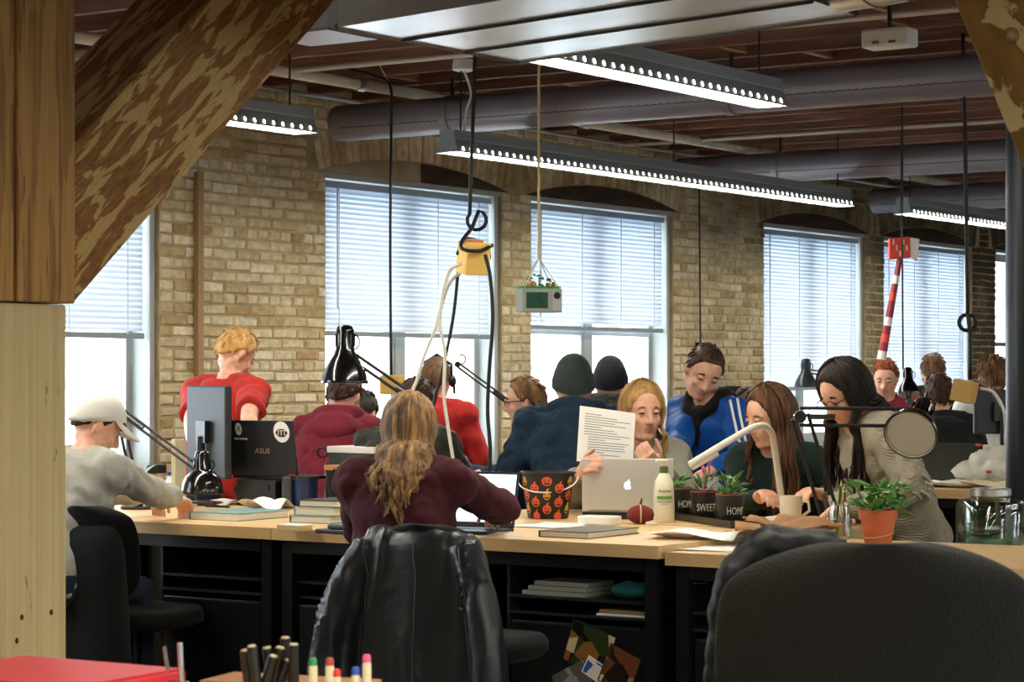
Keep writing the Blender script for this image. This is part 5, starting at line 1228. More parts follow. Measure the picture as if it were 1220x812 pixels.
for k in range(28):
    u = 2*math.pi*k/28; r_ = .0165*(1 - .10*math.cos(2*u)) ; x = r_*math.cos(u)*.98; y = r_*math.sin(u)*1.0
    if abs(math.cos(u)) < .25: y *= .88
    if math.cos(u) > .62 and abs(math.sin(u) - .1) < .5: x -= .0075*(1 - ((math.sin(u)-.1)/.5)**2)
    ap.append((x, y))
am = MB().prism(ap, (0, 0, 0), (1, 0, 0), (0, 1, 0), (0, 0, .0006)); am.prism([(.0, .017), (.002, .022), (.0075, .027), (.0072, .0205), (.003, .0175)], (0, 0, 0), (1, 0, 0), (0, 1, 0), (0, 0, .0006))
on_lid(mt, Mm, am.mesh('emblem'), 0, .116, mat('glowing_emblem', '#ffffff', emit='#ffffff', estr=.55), 'emblem')
bl_ = at(566, 592, 8.95)
laptop('open laptop with lit screen hidden behind the burgundy sweatshirt', (bl_.x, bl_.y, TZ), math.pi + R(8), .33, .215, .23, 14, mat('gunmetal_lid', '#26292d', .38), mat('lit_screen', '#cfe0f5', .3, emit='#cfe0f5', estr=.55))
p = onz(1136, 580, TZ); laptop('closed looking dark laptop on the far bench by the plastic bag', (p.x + .12, p.y + .05, TZ), R(5), .34, .22, .24, 10, mat('dull_dark_lid', '#2a2d2c', .5))
def monitor(label, px, py, d, rz, w_, h_, z0):
    p = at(px, py, d); t = thing('monitor', label, 'monitor', (p.x, p.y, z0), rz)
    zc = p.z - z0
    MB().box((0, 0, zc), (.035, w_, h_)).obj('panel', mat('monitor_shell', '#1d1f22', .55), t, bevel=.008)
    MB().box((.0185, 0, zc), (.001, w_ - .03, h_ - .03)).obj('screen', MATS['screen_dark'], t)
    MB().tube([(-.04, 0, zc - .02), (-.05, 0, .02)], .02, 10).obj('stand', STEELB, t)
    MB().box((-.03, 0, zc), (.03, .10, .10)).obj('stand_mount', STEELB, t)
    MB().lathe([(.1, 0), (.1, .012), (.03, .02)], (-.03, 0, 0), 24).obj('foot', STEELB, t, smooth='auto')
    return t
monitor('tall dark monitor turned away in front of the red T-shirt', 249, 514, 10.75, R(-24), .42, .42, TZ)
monitor('dark monitor at far right in front of the white shirt', 1192, 490, 12.6, TH + R(8), .30, .24, TZ)
monitor('dark monitor edge between the blue jacket and the long blind', 872, 470, 13.4, TH, .42, .10, TZ)
p = at(213, 520, 10.55); t = thing('document_stand', 'pale upright document panel left of the tall monitor', 'panel', (p.x, p.y, TZ), R(12))
MB().box((0, 0, .16), (.10, .02, .29)).obj('panel', mat('pale_panel', '#c9c3a6', .5), t, bevel=.003); MB().box((0, 0, .012), (.12, .12, .024)).obj('foot', mat('pale_panel', '#c9c3a6', .5), t)
# ------------------------------------------------------------------ things on the desks
PAGE = mat('book_pages', '#e6dfcb', .7, var=.1, vscale=60, stretch=(1, 1, 30)); PAPER = mat('white_paper', '#eeece4', .7)
def book(label, corner, lx, ly, h_, cover, rz=0, name='book', soft=False, z=TZ):
    """corner = nearest corner; extends +x and +y"""
    t = thing(name, label, 'book' if name == 'book' else 'notebook', (corner.x, corner.y, z), rz); c = .003
    MB().mm((.004, .004, c), (lx - .004, ly - .006, h_ - c)).obj('page_block', PAGE, t)
    MB().mm((0, 0, 0), (lx, ly, c)).obj('back_cover', cover, t); MB().mm((0, 0, h_ - c), (lx, ly, h_)).obj('front_cover', cover, t)
    MB().mm((0, ly - .004, 0), (lx, ly, h_)).obj('spine', cover, t)
    return t
TEALB = mat('teal_cover', '#6f9aa0', .5, var=.1); GREYB = mat('grey_green_cover', '#8f9680', .5); BLKB = mat('black_cover', '#1a1a18', .5)
book('teal hardback book lying at the front edge of the left desk', onz(283, 621, TZ), .33, .26, .032, TEALB)
book('black notebook with elastic lying at the front edge of the middle desk', onz(701, 642, TZ), .36, .215, .024, mat('olive_black_cover', '#4a4c40', .5))
sb = onz(345, 625, TZ); sb = V((sb.x, sb.y, 0))
zz = TZ
for k, (cm, lb, hh) in enumerate(((TEALB, 'bottom book of the stack beside the blue pitcher, teal edged', .03), (mat('pale_blue_cover', '#8fb4bb', .5), 'middle book of the stack beside the blue pitcher', .032), (BLKB, 'black covered top book of the stack beside the blue pitcher', .028))):
    q_ = onz(347 + 2*k, 622, TZ); book(lb, V((q_.x + .012*k, q_.y - .19 - .004*k, 0)), .23, .20, hh, cm, z=zz); zz += hh + .0005
# small wooden block and pen bits
p = onz(345, 632, TZ); t = thing('wood_block', 'small pale wooden block at the joint of the two desks', 'block', (p.x, p.y, TZ)); MB().box((.03, 0, .011), (.07, .12, .022)).obj('block', mat('pale_wood', '#e0bf86', .5, var=.15, stretch=(1, .3, 1)), t, bevel=.002); MB().box((.03, 0, .0225), (.066, .11, .001)).obj('top_label', PAPER, t)
def sheet(label, px, py, lx, ly, rz=0, z=TZ, wave=.004, m=None, name='paper_sheet', n=8):
    c = onz(px, py, z); q = MB(); N_ = n; top = []; rnd = random.Random(int(px*7 + py))
    ph = rnd.uniform(0, 6); Rm = Matrix.Rotation(rz, 3, 'Z')
    for i in range(N_ + 1):
        for j in range(N_ + 1):
            u, v = i/N_ - .5, j/N_ - .5; zq = wave*(1 + math.sin(u*7 + ph)*math.cos(v*5 + ph))*.5
            top.append(Rm @ V((u*lx, v*ly, zq + .001)))
    k = len(top); vs_ = top + [p - V((0, 0, .0008)) for p in top]; fs = []
    for i in range(N_):
        for j in range(N_):
            a = i*(N_+1)+j; fs += [(a, a+1, a+N_+2, a+N_+1), (k+a, k+a+N_+1, k+a+N_+2, k+a+1)]
    for i in range(N_):
        a = i; fs.append((a+1, a, k+a, k+a+1)); a = N_*(N_+1)+i; fs.append((a, a+1, k+a+1, k+a))
        a = i*(N_+1); fs.append((a, a+N_+1, k+a+N_+1, k+a)); a = i*(N_+1)+N_; fs.append((a+N_+1, a, k+a, k+a+N_+1))
    o = q.add(vs_, fs).obj(name, m or PAPER, smooth=True); o.location = (c.x, c.y, z); return tag(o, label, 'paper')
sheet('white paper sheet curling beside the book stack', 318, 606, .22, .2, .3, wave=.05)
sheet('white paper under the notes behind the black notebook', 655, 626, .3, .2, .1, wave=.006)
sheet('loose sheet in front of the pumpkin bucket', 690, 628, .2, .16, .5, wave=.006, z=TZ + .008)
sheet('crumpled translucent sheet in front of the plant tray', 830, 641, .22, .34, .2, wave=.03)
sheet('white drawing sheet on the right workbench', 850, 652, .34, .30, .15, z=TZ - .021, wave=.003)
sheet('white paper under the arm of the burgundy sweatshirt', 560, 634, .2, .3, 0, wave=.004)
sheet('small paper by the hand of the white capped person', 262, 600, .25, .2, .2, wave=.02)
sheet('white sheet in front of the green sweater', 925, 607, .3, .28, .1, wave=.004)
# pens beside the laptop box
for k, (px, py, lb) in enumerate(((258, 603, 'black pen beside the black box stand'), (240, 599, 'dark pen under the dome lamp'))):
    p = onz(px, py, TZ + .024); tag(MB().tube([p - V((0, .07, 0)), p + V((.01, .07, 0))], .005, 8).obj('pen', STEELB, smooth='auto'), lb, 'pen')
# coffee tumbler
p = onz(186, 595, TZ); t = thing('coffee_tumbler', 'patterned tan coffee tumbler with black lid beside the dome lamp', 'tumbler', (p.x, p.y, TZ))
MB().lathe([(.036, 0), (.038, .005), (.046, .13)], n=28).obj('cup', mat('kraft_print', '#b98a56', .5, var=.5, vscale=25, col2='#e2cba4'), t, smooth='auto')
MB().lathe([(.049, .128), (.05, .135), (.049, .165), (.046, .168)], n=28).obj('lid', mat('black_lid', '#1a1a1a', .35), t, smooth='auto')
# bottles and potted plant at the back left
for k, (px, py, hh, c1, c2, lb) in enumerate(((203, 596, .12, '#e8e8ea', '#2a4fae', 'white plastic bottle with blue label behind the tumbler'), (214, 597, .10, '#e6e4e0', '#b8342c', 'white plastic bottle with red label behind the dome lamp'))):
    p = onz(px, py, TZ); t = thing('plastic_bottle', lb, 'bottle', (p.x, p.y, TZ))
    MB().lathe([(.03, 0), (.032, .01), (.032, hh*.7), (.014, hh*.88), (.014, hh)], n=20).obj('body', mat('bottle_white', c1, .35), t, smooth='auto'); MB().lathe([(.0325, hh*.2), (.0325, hh*.55)], n=20, cap=False).obj('label_band', mat('label_' + c2[1:], c2, .5), t, smooth=True); MB().lathe([(.017, hh), (.017, hh + .015)], n=16).obj('cap', mat('bottle_cap', c2, .4), t, smooth='auto')
LEAF = mat('leaf_green', '#5f9a48', .42, var=.3, vscale=12, rnd=.25, spec=.5); LEAFD = mat('leaf_dark_green', '#3c6e35', .4, var=.3, vscale=12, rnd=.25)
def leaf_mesh(L_, w_, cup=.2, name='leaf', m=None, fat=.12):
    q = MB(); rings = []
    for i in range(7):
        u = i/6; ww = w_*math.sin(math.pi*(.04 + .93*u)**.8)*.5; x = L_*u; z = -cup*L_*u*u + .10*L_*u
        rings.append([V((x, math.cos(g)*ww, z + math.sin(g)*ww*fat + abs(math.cos(g))*ww*.25)) for g in [2*math.pi*k/8 for k in range(8)]])
    me = q.loft(rings).mesh(name); me.materials.append(m or LEAF); me.polygons.foreach_set('use_smooth', [True]*len(me.polygons)); return me
def foliage(t, base, n, spread, hgt, me, rng, el=(10, 80), sc=(.7, 1.2), stems=None):
    for k in range(n):
        az = rng.uniform(0, 6.28); e = R(rng.uniform(*el)); r_ = spread*rng.uniform(.1, 1)
        p = V((math.cos(az)*r_, math.sin(az)*r_, hgt*rng.uniform(.1, 1))) + V(base)
        o = bpy.data.objects.new('leaf', me); C.objects.link(o); o.parent = t; o.location = p; o.rotation_euler = (rng.uniform(-.4, .4), -e, az); s_ = rng.uniform(*sc); o.scale = (s_, s_, s_)
        if stems: MB().tube([V(base), p], .0025, 5).obj('stem', stems, t)
p = onz(160, 597, TZ); t = thing('potted_plant', 'small leafy plant in a dark pot behind the grey sweatshirt', 'plant', (p.x, p.y, TZ))
MB().lathe([(.035, 0), (.048, .07), (.05, .075), (.044, .075), (.042, .06)], n=20).obj('pot', mat('dark_pot', '#30302e', .5), t, smooth='auto')
foliage(t, (0, 0, .07), 18, .06, .06, leaf_mesh(.07, .03, .3), random.Random(2), (0, 60))
# blue pitcher with dark handle
p = onz(364, 604, TZ); t = thing('blue_pitcher', 'dark blue translucent pitcher with chunky grey handle', 'pitcher', (p.x, p.y, TZ), R(-50))
MB().lathe([(.05, 0), (.053, .01), (.056, .12), (.052, .12), (.049, .012)], n=28).obj('body', mat('blue_plastic', '#16305c', .2, trans=.2), t, smooth='auto')
MB().lathe([(.058, .12), (.06, .125), (.06, .14), (.02, .145)], n=28).obj('lid', mat('pitcher_lid', '#20242c', .35), t, smooth='auto')
MB().box((-.083, 0, .07), (.045, .05, .14)).obj('handle', mat('grey_handle', '#3b3a3c', .5), t, bevel=.012); MB().box((-.06, 0, .145), (.03, .03, .006)).obj('button', mat('red_button', '#a03028', .4), t)
# felt pouch
p = onz(414, 607, TZ); t = thing('felt_pouch', 'black felt pouch with folded tan rim beside the burgundy sleeve', 'pouch', (p.x, p.y, TZ), R(20))
rings = [[V((math.cos(u)*a_*(1 + .06*math.sin(3*u)), math.sin(u)*b_, z_)) for u in [2*math.pi*k/26 for k in range(26)]] for z_, a_, b_ in ((0, .045, .065), (.02, .05, .075), (.10, .055, .092), (.19, .05, .105), (.19, .044, .099), (.12, .045, .08))]
MB().loft(rings).obj('body', fabric('black_felt', '#171a19', .15), t, smooth='auto')
MB().loft([[V((math.cos(u)*a_*1.02, math.sin(u)*b_*1.02, z_)) for u in [2*math.pi*k/26 for k in range(26)]] for z_, a_, b_ in ((.175, .052, .103), (.195, .052, .106), (.196, .046, .10))]).obj('rim', mat('tan_leather', '#a8713e', .5), t, smooth='auto')
# pen cup full of markers
p = onz(397, 601, TZ); zc = at(392, 550, depth(p)).z
t = thing('pen_cup', 'glass pen cup crowded with coloured markers', 'cup', (p.x, p.y, TZ))
MB().lathe([(.042, 0), (.043, .006), (.043, .19), (.040, .19), (.040, .008)], n=28).obj('cup', JARG, t, smooth='auto')
rr = random.Random(5)
for k in range(12):
    a = 2*math.pi*k/12; r_ = .026 if k % 2 else .012; c_ = ['#b5462e', '#2d6a5f', '#8a5a30', '#d0582c', '#1f5f7a', '#6a3a20'][k % 6]
    x, y = math.cos(a)*r_, math.sin(a)*r_; o = thing('marker', ['brick red', 'teal', 'brown', 'orange', 'blue', 'dark brown', 'pale capped red', 'sea green', 'tan brown', 'bright orange', 'deep blue', 'chestnut'][k] + ' marker' + (' at the rim' if k % 2 else ' in the middle') + ' of the crowded pen cup', 'marker', (p.x + x, p.y + y, TZ + .009), group='markers in the glass pen cup')
    MB().tube([(0, 0, 0), (x*.12, y*.12, .17)], .006, 8).obj('barrel', mat('marker_' + c_[1:], c_, .45), o, smooth='auto'); MB().tube([(x*.12, y*.12, .17), (x*.15, y*.15, .205)], .0065, 8).obj('cap', mat(('cap_w', 'cap_o', 'cap_r')[k % 3], ('#e6d8c4', '#d8662c', '#c23b2a')[k % 3], .4), o, smooth='auto')
# grey filing tray with pale top, behind the pouch
p = onz(434, 602, TZ); zt_ = at(430, 508, depth(p)).z
t = thing('storage_bin', 'dark grey storage bin with white lid behind the pouch', 'bin', (p.x + .0, p.y, TZ))
MB().mm((-.1, -.13, 0), (.1, .13, .24)).obj('bin', mat('bin_grey', '#3d3f40', .5), t, bevel=.006); MB().mm((-.105, -.135, .24), (.105, .135, .27)).obj('lid', mat('white_lid', '#d9d8d2', .5), t, bevel=.004)
MB().tube(cordloop(V((-.09, .17, .24)), .022, 14), .005, 6).obj('ring_handle', STEELB, t)
p = onz(393, 635, TZ); t = thing('wallet', 'black leather wallet lying by the burgundy elbow', 'wallet', (p.x, p.y, TZ), R(-8)); MB().box((.02, -.03, .008), (.09, .17, .016)).obj('lower_flap', STEELB, t, bevel=.004); MB().box((.03, -.07, .026), (.09, .14, .02)).obj('upper_flap', mat('dark_hide', '#2a2b2a', .35), t, bevel=.007)
# ---- pumpkin bucket
pk = onz(653, 617, TZ); t = thing('pumpkin_bucket', 'black bucket printed with orange and yellow carved pumpkins', 'bucket', (pk.x, pk.y, TZ))
RB, RT, HB_ = .083, .112, .185
MB().lathe([(RB - .003, .0), (RB, .003), (RT, HB_), (RT + .005, HB_ + .002), (RT + .005, HB_ + .008), (RT - .003, HB_ + .008), (RB - .003, .01)], n=44).obj('pail', mat('bucket_black', '#1d1a15', .45), t, smooth='auto')
def cone(u, v, off=.0008):
    r_ = RB + (RT - RB)*v/HB_ + off; a = u / ((RB+RT)/2); return V((r_*math.cos(a), r_*math.sin(a), v))
ORG = mat('pumpkin_orange', '#dd5a34', .5); YLW = mat('pumpkin_yellow', '#e5a83a', .5); BKP = mat('print_black', '#17130e', .5)
pr = MB()
def decal(pts, mi, off):
    n = len(pts); cx = sum(p[0] for p in pts)/n; cy = sum(p[1] for p in pts)/n
    pr.add([cone(cx, cy, off)] + [cone(x, y, off) for x, y in pts], [(0, 1+i, 1+(i+1) % n) for i in range(n)], mi)
k = 0; u = 0; circ = 2*math.pi*(RB+RT)/2; NC = 12
for c_ in range(NC):
    for r_ in range(4):
        uu = c_*circ/NC; vv = .012 + r_*.058 + (.029 if c_ % 2 else 0)
        if vv > HB_ - .002: continue
        yl = (c_ + 2*r_) % 4 == 1; w1, h1 = ((.015, .019) if yl else (.0195, .019)); ol = [(uu + math.cos(g)*w1*(1 - (.35 if yl else 0)*max(0, math.sin(g))), min(HB_ - .001, max(.002, vv + math.sin(g)*h1))) for g in [2*math.pi*i/18 for i in range(18)]]
        decal(ol, 1 if yl else 0, .0008)
        st_ = [(uu - .004, vv + h1*.9), (uu + .003, vv + h1*.9), (uu + .009, vv + h1*1.45), (uu + .003, vv + h1*1.5)]
        if vv + h1*1.5 < HB_: decal(st_, 1 if yl else 0, .0008)
        if vv + h1 < HB_ and vv - h1 > 0:
            for sg in (-1, 1): decal([(uu + sg*.0075 - .004, vv + .001), (uu + sg*.0075 + .004, vv + .001), (uu + sg*.0075, vv + .009)], 2, .0013)
            decal([(uu - .002, vv - .003), (uu + .002, vv - .003), (uu, vv + .001)], 2, .0013)
            decal([(uu - .012, vv - .004), (uu - .006, vv - .008), (uu - .003, vv - .006), (uu, vv - .009), (uu + .003, vv - .006), (uu + .006, vv - .008), (uu + .012, vv - .004), (uu + .007, vv - .014), (uu - .007, vv - .014)], 2, .0013)
pr.obj('pumpkin_print', [ORG, YLW, BKP], t)
hd = []
for i in range(17):
    s_ = i/16; g = math.pi*s_; hd.append(V((0, 0, HB_ - .012)) + (-CR*math.cos(g)*(RT + .012)) + (-CF)*(math.sin(g)*.10) + V((0, 0, -.062*math.sin(g)**.8 - .0*s_)) - CR*.018*math.sin(g))
MB().tube(hd, .0032, 6).obj('wire_handle', mat('white_wire', '#e2e0d8', .4), t, smooth=True)
# ---- woman's paper
a0, a1, b0, b1 = at(691, 483, 10.04), at(757, 492, 10.08), at(687, 549, 10.0), at(754, 553, 10.04)
t = thing('printed_sheet', 'white printed sheet held up in front of the blond reader', 'paper', b0)
nrm_ = (a1 - a0).cross(b0 - a0).normalized() * .0008
MB().add([a0, a1, b1, b0] + [p + nrm_ for p in (a0, a1, b1, b0)], [(0, 1, 2, 3), (7, 6, 5, 4), (0, 4, 5, 1), (1, 5, 6, 2), (2, 6, 7, 3), (3, 7, 4, 0)]).obj('sheet', PAPER, t, world=True)
pr2 = MB(); rr = random.Random(8)
off = -CF*.0012
for r_ in range(17):
    v = .12 + r_*.046; l = rr.uniform(.5, .85) if r_ % 5 else .3; u0 = .1 + (.08 if r_ > 8 else 0)
    P0 = lambda u_, v_: a0.lerp(a1, u_).lerp(b0.lerp(b1, u_), v_) + off
    pr2.add([P0(u0, v), P0(min(.92, u0 + l), v), P0(min(.92, u0 + l), v + .014), P0(u0, v + .014)], [(0, 1, 2, 3)])
pr2.obj('print_lines', mat('grey_print', '#8d8c86', .8), t, world=True)
# ---- white gadget box, binder, mini pumpkin
p = onz(727, 626, TZ); t = thing('white_gadget_box', 'small white box with rounded edges beside the mini pumpkin', 'box', (p.x, p.y, TZ)); MB().mm((0, 0, 0), (.09, .155, .035)).obj('body', mat('gloss_white', '#e6e4da', .3), t, bevel=.006)
p = onz(752, 619, TZ); t = thing('black_binder', 'black binder lying in front of the silver laptop', 'binder', (p.x + .05, p.y + .06, TZ), R(20)); MB().mm((-.05, -.17, 0), (.10, .17, .018)).obj('rings_side', BLKB, t, bevel=.003); MB().mm((-.05, -.17, .019), (.10, .17, .03)).obj('top_cover', mat('black_vinyl', '#121314', .3), t, bevel=.003)
p = onz(763, 624, TZ); t = thing('felt_pumpkin', 'small dark red felt pumpkin beside the lotion bottle', 'ornament', (p.x, p.y, TZ)); q = MB(); rings = []
for i in range(11):
    el = -math.pi/2 + math.pi*min(max(i, .1), 9.9)/10; rings.append([V((math.cos(el)*math.cos(u)*.05*(1 + .09*abs(math.cos(3*u))), math.cos(el)*math.sin(u)*.05*(1 + .09*abs(math.cos(3*u))), .038 + math.sin(el)*.038)) for u in [2*math.pi*k/36 for k in range(36)]])
q.loft(rings).obj('body', fabric('rust_felt', '#7a2f26', .2, .5, 80), t, smooth=True); MB().tube([(0, 0, .07), (.006, 0, .09), (.018, .004, .1)], [.007, .005, .004], 8).obj('stem', mat('stem_brown', '#4a3522', .8), t)
MB().tube([V((math.cos(u)*0 - .0, math.sin(u)*.0, 0)) + V((-.835*.0535*math.cos(u), -.55*.0535*math.cos(u), .038 + .0385*math.sin(u))) for u in [-.9 + 2.4*k/10 for k in range(11)]], .003, 5).obj('twine', ROPE, t)
p = onz(776, 625, TZ); tag(MB().lathe([(.02, 0), (.024, .004), (.022, .012), (.01, .014)], p, 18).obj('button_lid', mat('cream_lid', '#d9d0b4', .5), smooth='auto'), 'small cream round lid in front of the lotion bottle', 'lid')
# ---- lotion bottle
p = onz(791, 622, TZ); t = thing('lotion_bottle', 'cream pump lotion bottle with green label beside the plant pots', 'bottle', (p.x, p.y, TZ), TH)
CRM = mat('cream_plastic', '#e2dbbf', .4)
MB().lathe([(.038, 0), (.042, .006), (.043, .06), (.041, .13), (.036, .165), (.022, .192), (.016, .2)], n=32).obj('body', CRM, t, smooth='auto')
MB().lathe([(.018, .198), (.018, .222), (.012, .226)], n=20).obj('collar', mat('olive_collar', '#5f6a35', .4), t, smooth='auto'); MB().lathe([(.006, .222), (.006, .245)], n=12).obj('pump_stem', CRM, t); MB().box((-.012, .01, .248), (.024, .05, .011), rz=.5).obj('pump_head', CRM, t, bevel=.004)
def wrap_text(t, s, size, r, z, ang, m, r2=None, sx=1, name='lettering'):
    me = text_mesh(s, size, ext=.0008, sx=sx)
    for v in me.vertices:
        rr_ = r + (r2 or 0)*v.co.y + .0009 + v.co.z; a = ang + v.co.x / r; v.co = V((rr_*math.cos(a), rr_*math.sin(a), z + v.co.y))
    return link(name, me, m, t)
wrap_text(t, 'Aveeno', .017, .0425, .128, math.pi, mat('grey_letter', '#6d6a55', .6)); wrap_text(t, 'DAILY MOISTURIZING', .006, .043, .085, math.pi, MATS['grey_letter']); wrap_text(t, 'LOTION', .006, .043, .075, math.pi, MATS['grey_letter'])
MB().loft([[V((.0436*math.cos(a), .0436*math.sin(a), z_)) for a in [math.pi - .75 + 1.5*k/14 for k in range(15)]] + [V((.0428*math.cos(a), .0428*math.sin(a), z_)) for a in [math.pi + .75 - 1.5*k/14 for k in range(15)]] for z_ in (.095, .108)]).obj('green_band', mat('label_green', '#6d9a3c', .5), t)
# ---- planters
ta, tb_ = onz(800, 616, TZ), onz(885, 629, TZ); dv = (tb_ - ta); Lp = dv.length; rz = math.atan2(dv.y, dv.x); ctr = (ta + tb_)/2 + V((.03, .03, 0)); ctr.z = TZ
t = thing('planter_tray', 'long black tray under the three black pots', 'tray', ctr, rz)
sec = [(-.062, .002), (-.066, .03), (-.060, .03), (-.057, .008), (.057, .008), (.060, .03), (.066, .03), (.062, .002)]
MB().loft([[V((x_, a, b)) for a, b in sec] for x_ in (-Lp/2 - .03, Lp/2 + .06)]).obj('tray', mat('tray_black', '#1f1f1c', .4), t)
for x_ in (-Lp/2 - .03, Lp/2 + .058): MB().mm((x_ - .002, -.064, .002), (x_ + .002, .064, .03)).obj('tray_end', MATS['tray_black'], t)
SUCC = mat('succulent_green', '#5f8a4c', .45, var=.3, vscale=14, rnd=.3); CHALK = mat('chalk_lettering', '#d8d3c2', .7)
for k, (wd, lb) in enumerate((('HOME', 'black pot lettered home with a low succulent, nearest the lotion bottle'), ('SWEET', 'black pot lettered sweet with a spiky succulent, in the middle'), ('HOME', 'black pot lettered home with broad succulent leaves, nearest the bent lamp'))):
    c = ctr + Matrix.Rotation(rz, 3, 'Z') @ V(((-.345, .02, .375)[k]*Lp, 0, 0)) ; c.z = TZ + .0085
    t = thing('plant_pot', lb, 'potted plant', c, TH, group='lettered succulent pots')
    MB().lathe([(.042, 0), (.044, .004), (.057, .115), (.053, .115), (.050, .095), (.005, .094)], n=32).obj('pot', mat('pot_black', '#191a18', .5), t, smooth='auto')
    MB().lathe([(.0575, .113), (.0575, .119), (.052, .119)], n=32, cap=False).obj('rim', mat('terracotta_rim', '#8a4a32', .6), t, smooth='auto')
    wrap_text(t, wd, .042, .052, .052, math.pi + (.55, .1, .35)[k], CHALK, r2=.11, sx=.62)
    rg = random.Random(20 + k); me = leaf_mesh(.05, .026, .25, m=SUCC, fat=.3) if k != 1 else leaf_mesh(.06, .014, .1, m=SUCC, fat=.35)
    foliage(t, (0, 0, .10), (14, 20, 24)[k], (.035, .03, .045)[k], (.05, .06, .075)[k], me, rg, (5, 75), (.7, 1.25))
    if k == 1: MB().tube([(0, 0, .1), (.004, .004, .20)], .003, 6).obj('flower_stem', mat('pink_stem', '#d8577a', .5), t); MB().ell((.004, .004, .205), (.008, .008, .014), 10, 8).obj('bud', MATS['pink_stem'], t, smooth=True)
# small white dish behind the pots
p = at(838, 566, 9.75); q_ = onz(842, 604, TZ); t = thing('white_tub', 'white plastic tub behind the plant pots', 'tub', (q_.x, q_.y, TZ)); MB().lathe([(.045, 0), (.055, .13), (.057, .135), (.052, .135), (.043, .008)], n=28).obj('tub', mat('tub_white', '#e3e0d6', .4), t, smooth='auto'); MB().tube([(0, 0, .01), (.012, -.01, .22)], .005, 8).obj('spoon', mat('pink_plastic', '#d8577a', .4), t)
# glasses, mug
p = onz(905, 615, TZ); t = thing('eyeglasses', 'pair of black eyeglasses lying by the mug', 'glasses', (p.x, p.y, TZ), .3); q = MB()
for s_ in (-1, 1): q.tube([(math.cos(u)*.028, s_*.035 + math.sin(u)*.03, .03 + .018*math.sin(u + 1)) for u in [2*math.pi*k/18 for k in range(19)]], .0035, 6)
q.tube([(0, -.01, .045), (0, .01, .045)], .003, 6); q.tube([(0, .065, .04), (.12, .07, .02)], .003, 6); q.tube([(0, -.065, .04), (.12, -.06, .02)], .003, 6); q.obj('frame', STEELB, t)
p = onz(940, 620, TZ); p = onX(942, 617, 8.42); t = thing('mug', 'white mug with sketched pattern beside the bent white lamp', 'mug', (p.x, p.y, TZ), R(-60))
MB().lathe([(.038, 0), (.041, .004), (.046, .11), (.043, .11), (.038, .008)], n=32).obj('cup', mat('mug_cream', '#e2dcc8', .35), t, smooth='auto'); MB().tube([(.04, 0, .09), (.07, 0, .085), (.075, 0, .05), (.04, 0, .025)], .006, 8).obj('handle', MATS['mug_cream'], t, smooth=True)
q = MB(); q.tube([V((.0465*math.cos(a), .0465*math.sin(a), .05 + .03*math.sin(a*5))) for a in [1.9 + k*.09 for k in range(14)]], .0012, 4); q.obj('sketch_line', STB, t)
# ---- kraft paper heap
KR = mat('kraft_paper', '#a8794a', .8, var=.25, vscale=18)
for k, (px, py, lx, ly, rz, wv, dz) in enumerate(((925, 640, .30, .34, .2, .03, 0), (935, 635, .28, .36, .5, .05, .012), (950, 634, .22, .3, -.1, .06, .03))):
    sheet(['bottom', 'middle', 'top'][k] + ' rumpled kraft paper sheet in front of the bent lamp', px, py, lx, ly, rz, TZ + .004 + dz, wv, KR, 'kraft_sheet', 12)
# ---- pencil jar
zr = TZ - .022
p = onz(1001, 641, zr); t = thing('pencil_jar', 'clear glass jar of coloured pencils beside the terracotta pot', 'jar', (p.x, p.y, zr))
MB().lathe([(.04, 0), (.044, .006), (.044, .10), (.036, .122), (.036, .14), (.033, .14), (.033, .12), (.041, .10), (.041, .008)], n=28).obj('glass', JARG, t, smooth='auto')
for k, (c_, nm_) in enumerate((('#c2622e', 'orange'), ('#8a3a24', 'dark red'), ('#2e6a38', 'green'), ('#c8973a', 'ochre'), ('#6a3f24', 'brown'))):
    a = k*1.25; o = thing('pencil', nm_ + ' coloured pencil leaning in the glass jar', 'pencil', (p.x + .02*math.cos(a), p.y + .02*math.sin(a), zr + .008), group='pencils in the glass jar'); e = V((-.012*math.cos(a), -.012*math.sin(a) - .01, .17 + .01*(k % 3)))
    MB().tube([(0, 0, 0), e], .0048, 6).obj('shaft', mat('pencil_' + nm_.replace(' ', '_'), c_, .45), o); MB().tube([e, e*1.1], [.0048, .0008], 6).obj('tip', mat('pencil_wood', '#d8b98a', .6), o)
# ---- terracotta plant
p = onz(1046, 649, zr); t = thing('potted_jade_plant', 'bushy green plant in a terracotta pot on the right desk', 'potted plant', (p.x, p.y, zr))
TER = mat('terracotta', '#c3673f', .7, var=.15, vscale=9)
MB().lathe([(.045, 0), (.047, .003), (.062, .09), (.067, .09), (.073, .128), (.067, .128), (.064, .11), (.004, .108)], n=36).obj('pot', TER, t, smooth='auto')
foliage(t, (0, 0, .11), 95, .10, .105, leaf_mesh(.048, .032, .2, m=LEAF, fat=.2), random.Random(33), (-20, 70), (.7, 1.25), None)
for k in range(7):
    a = k*.9; MB().tube([(0, 0, .11), (.05*math.cos(a), .05*math.sin(a), .19)], .004, 6).obj('stem', LEAFD, t)
MB().tube([V((.0585*math.cos(u), .0585*math.sin(u), .04 + .012*math.sin(u*1.0 + 2))) for u in [2*math.pi*k/30 for k in range(31)]], .0016, 5).obj('string', ROPE, t)
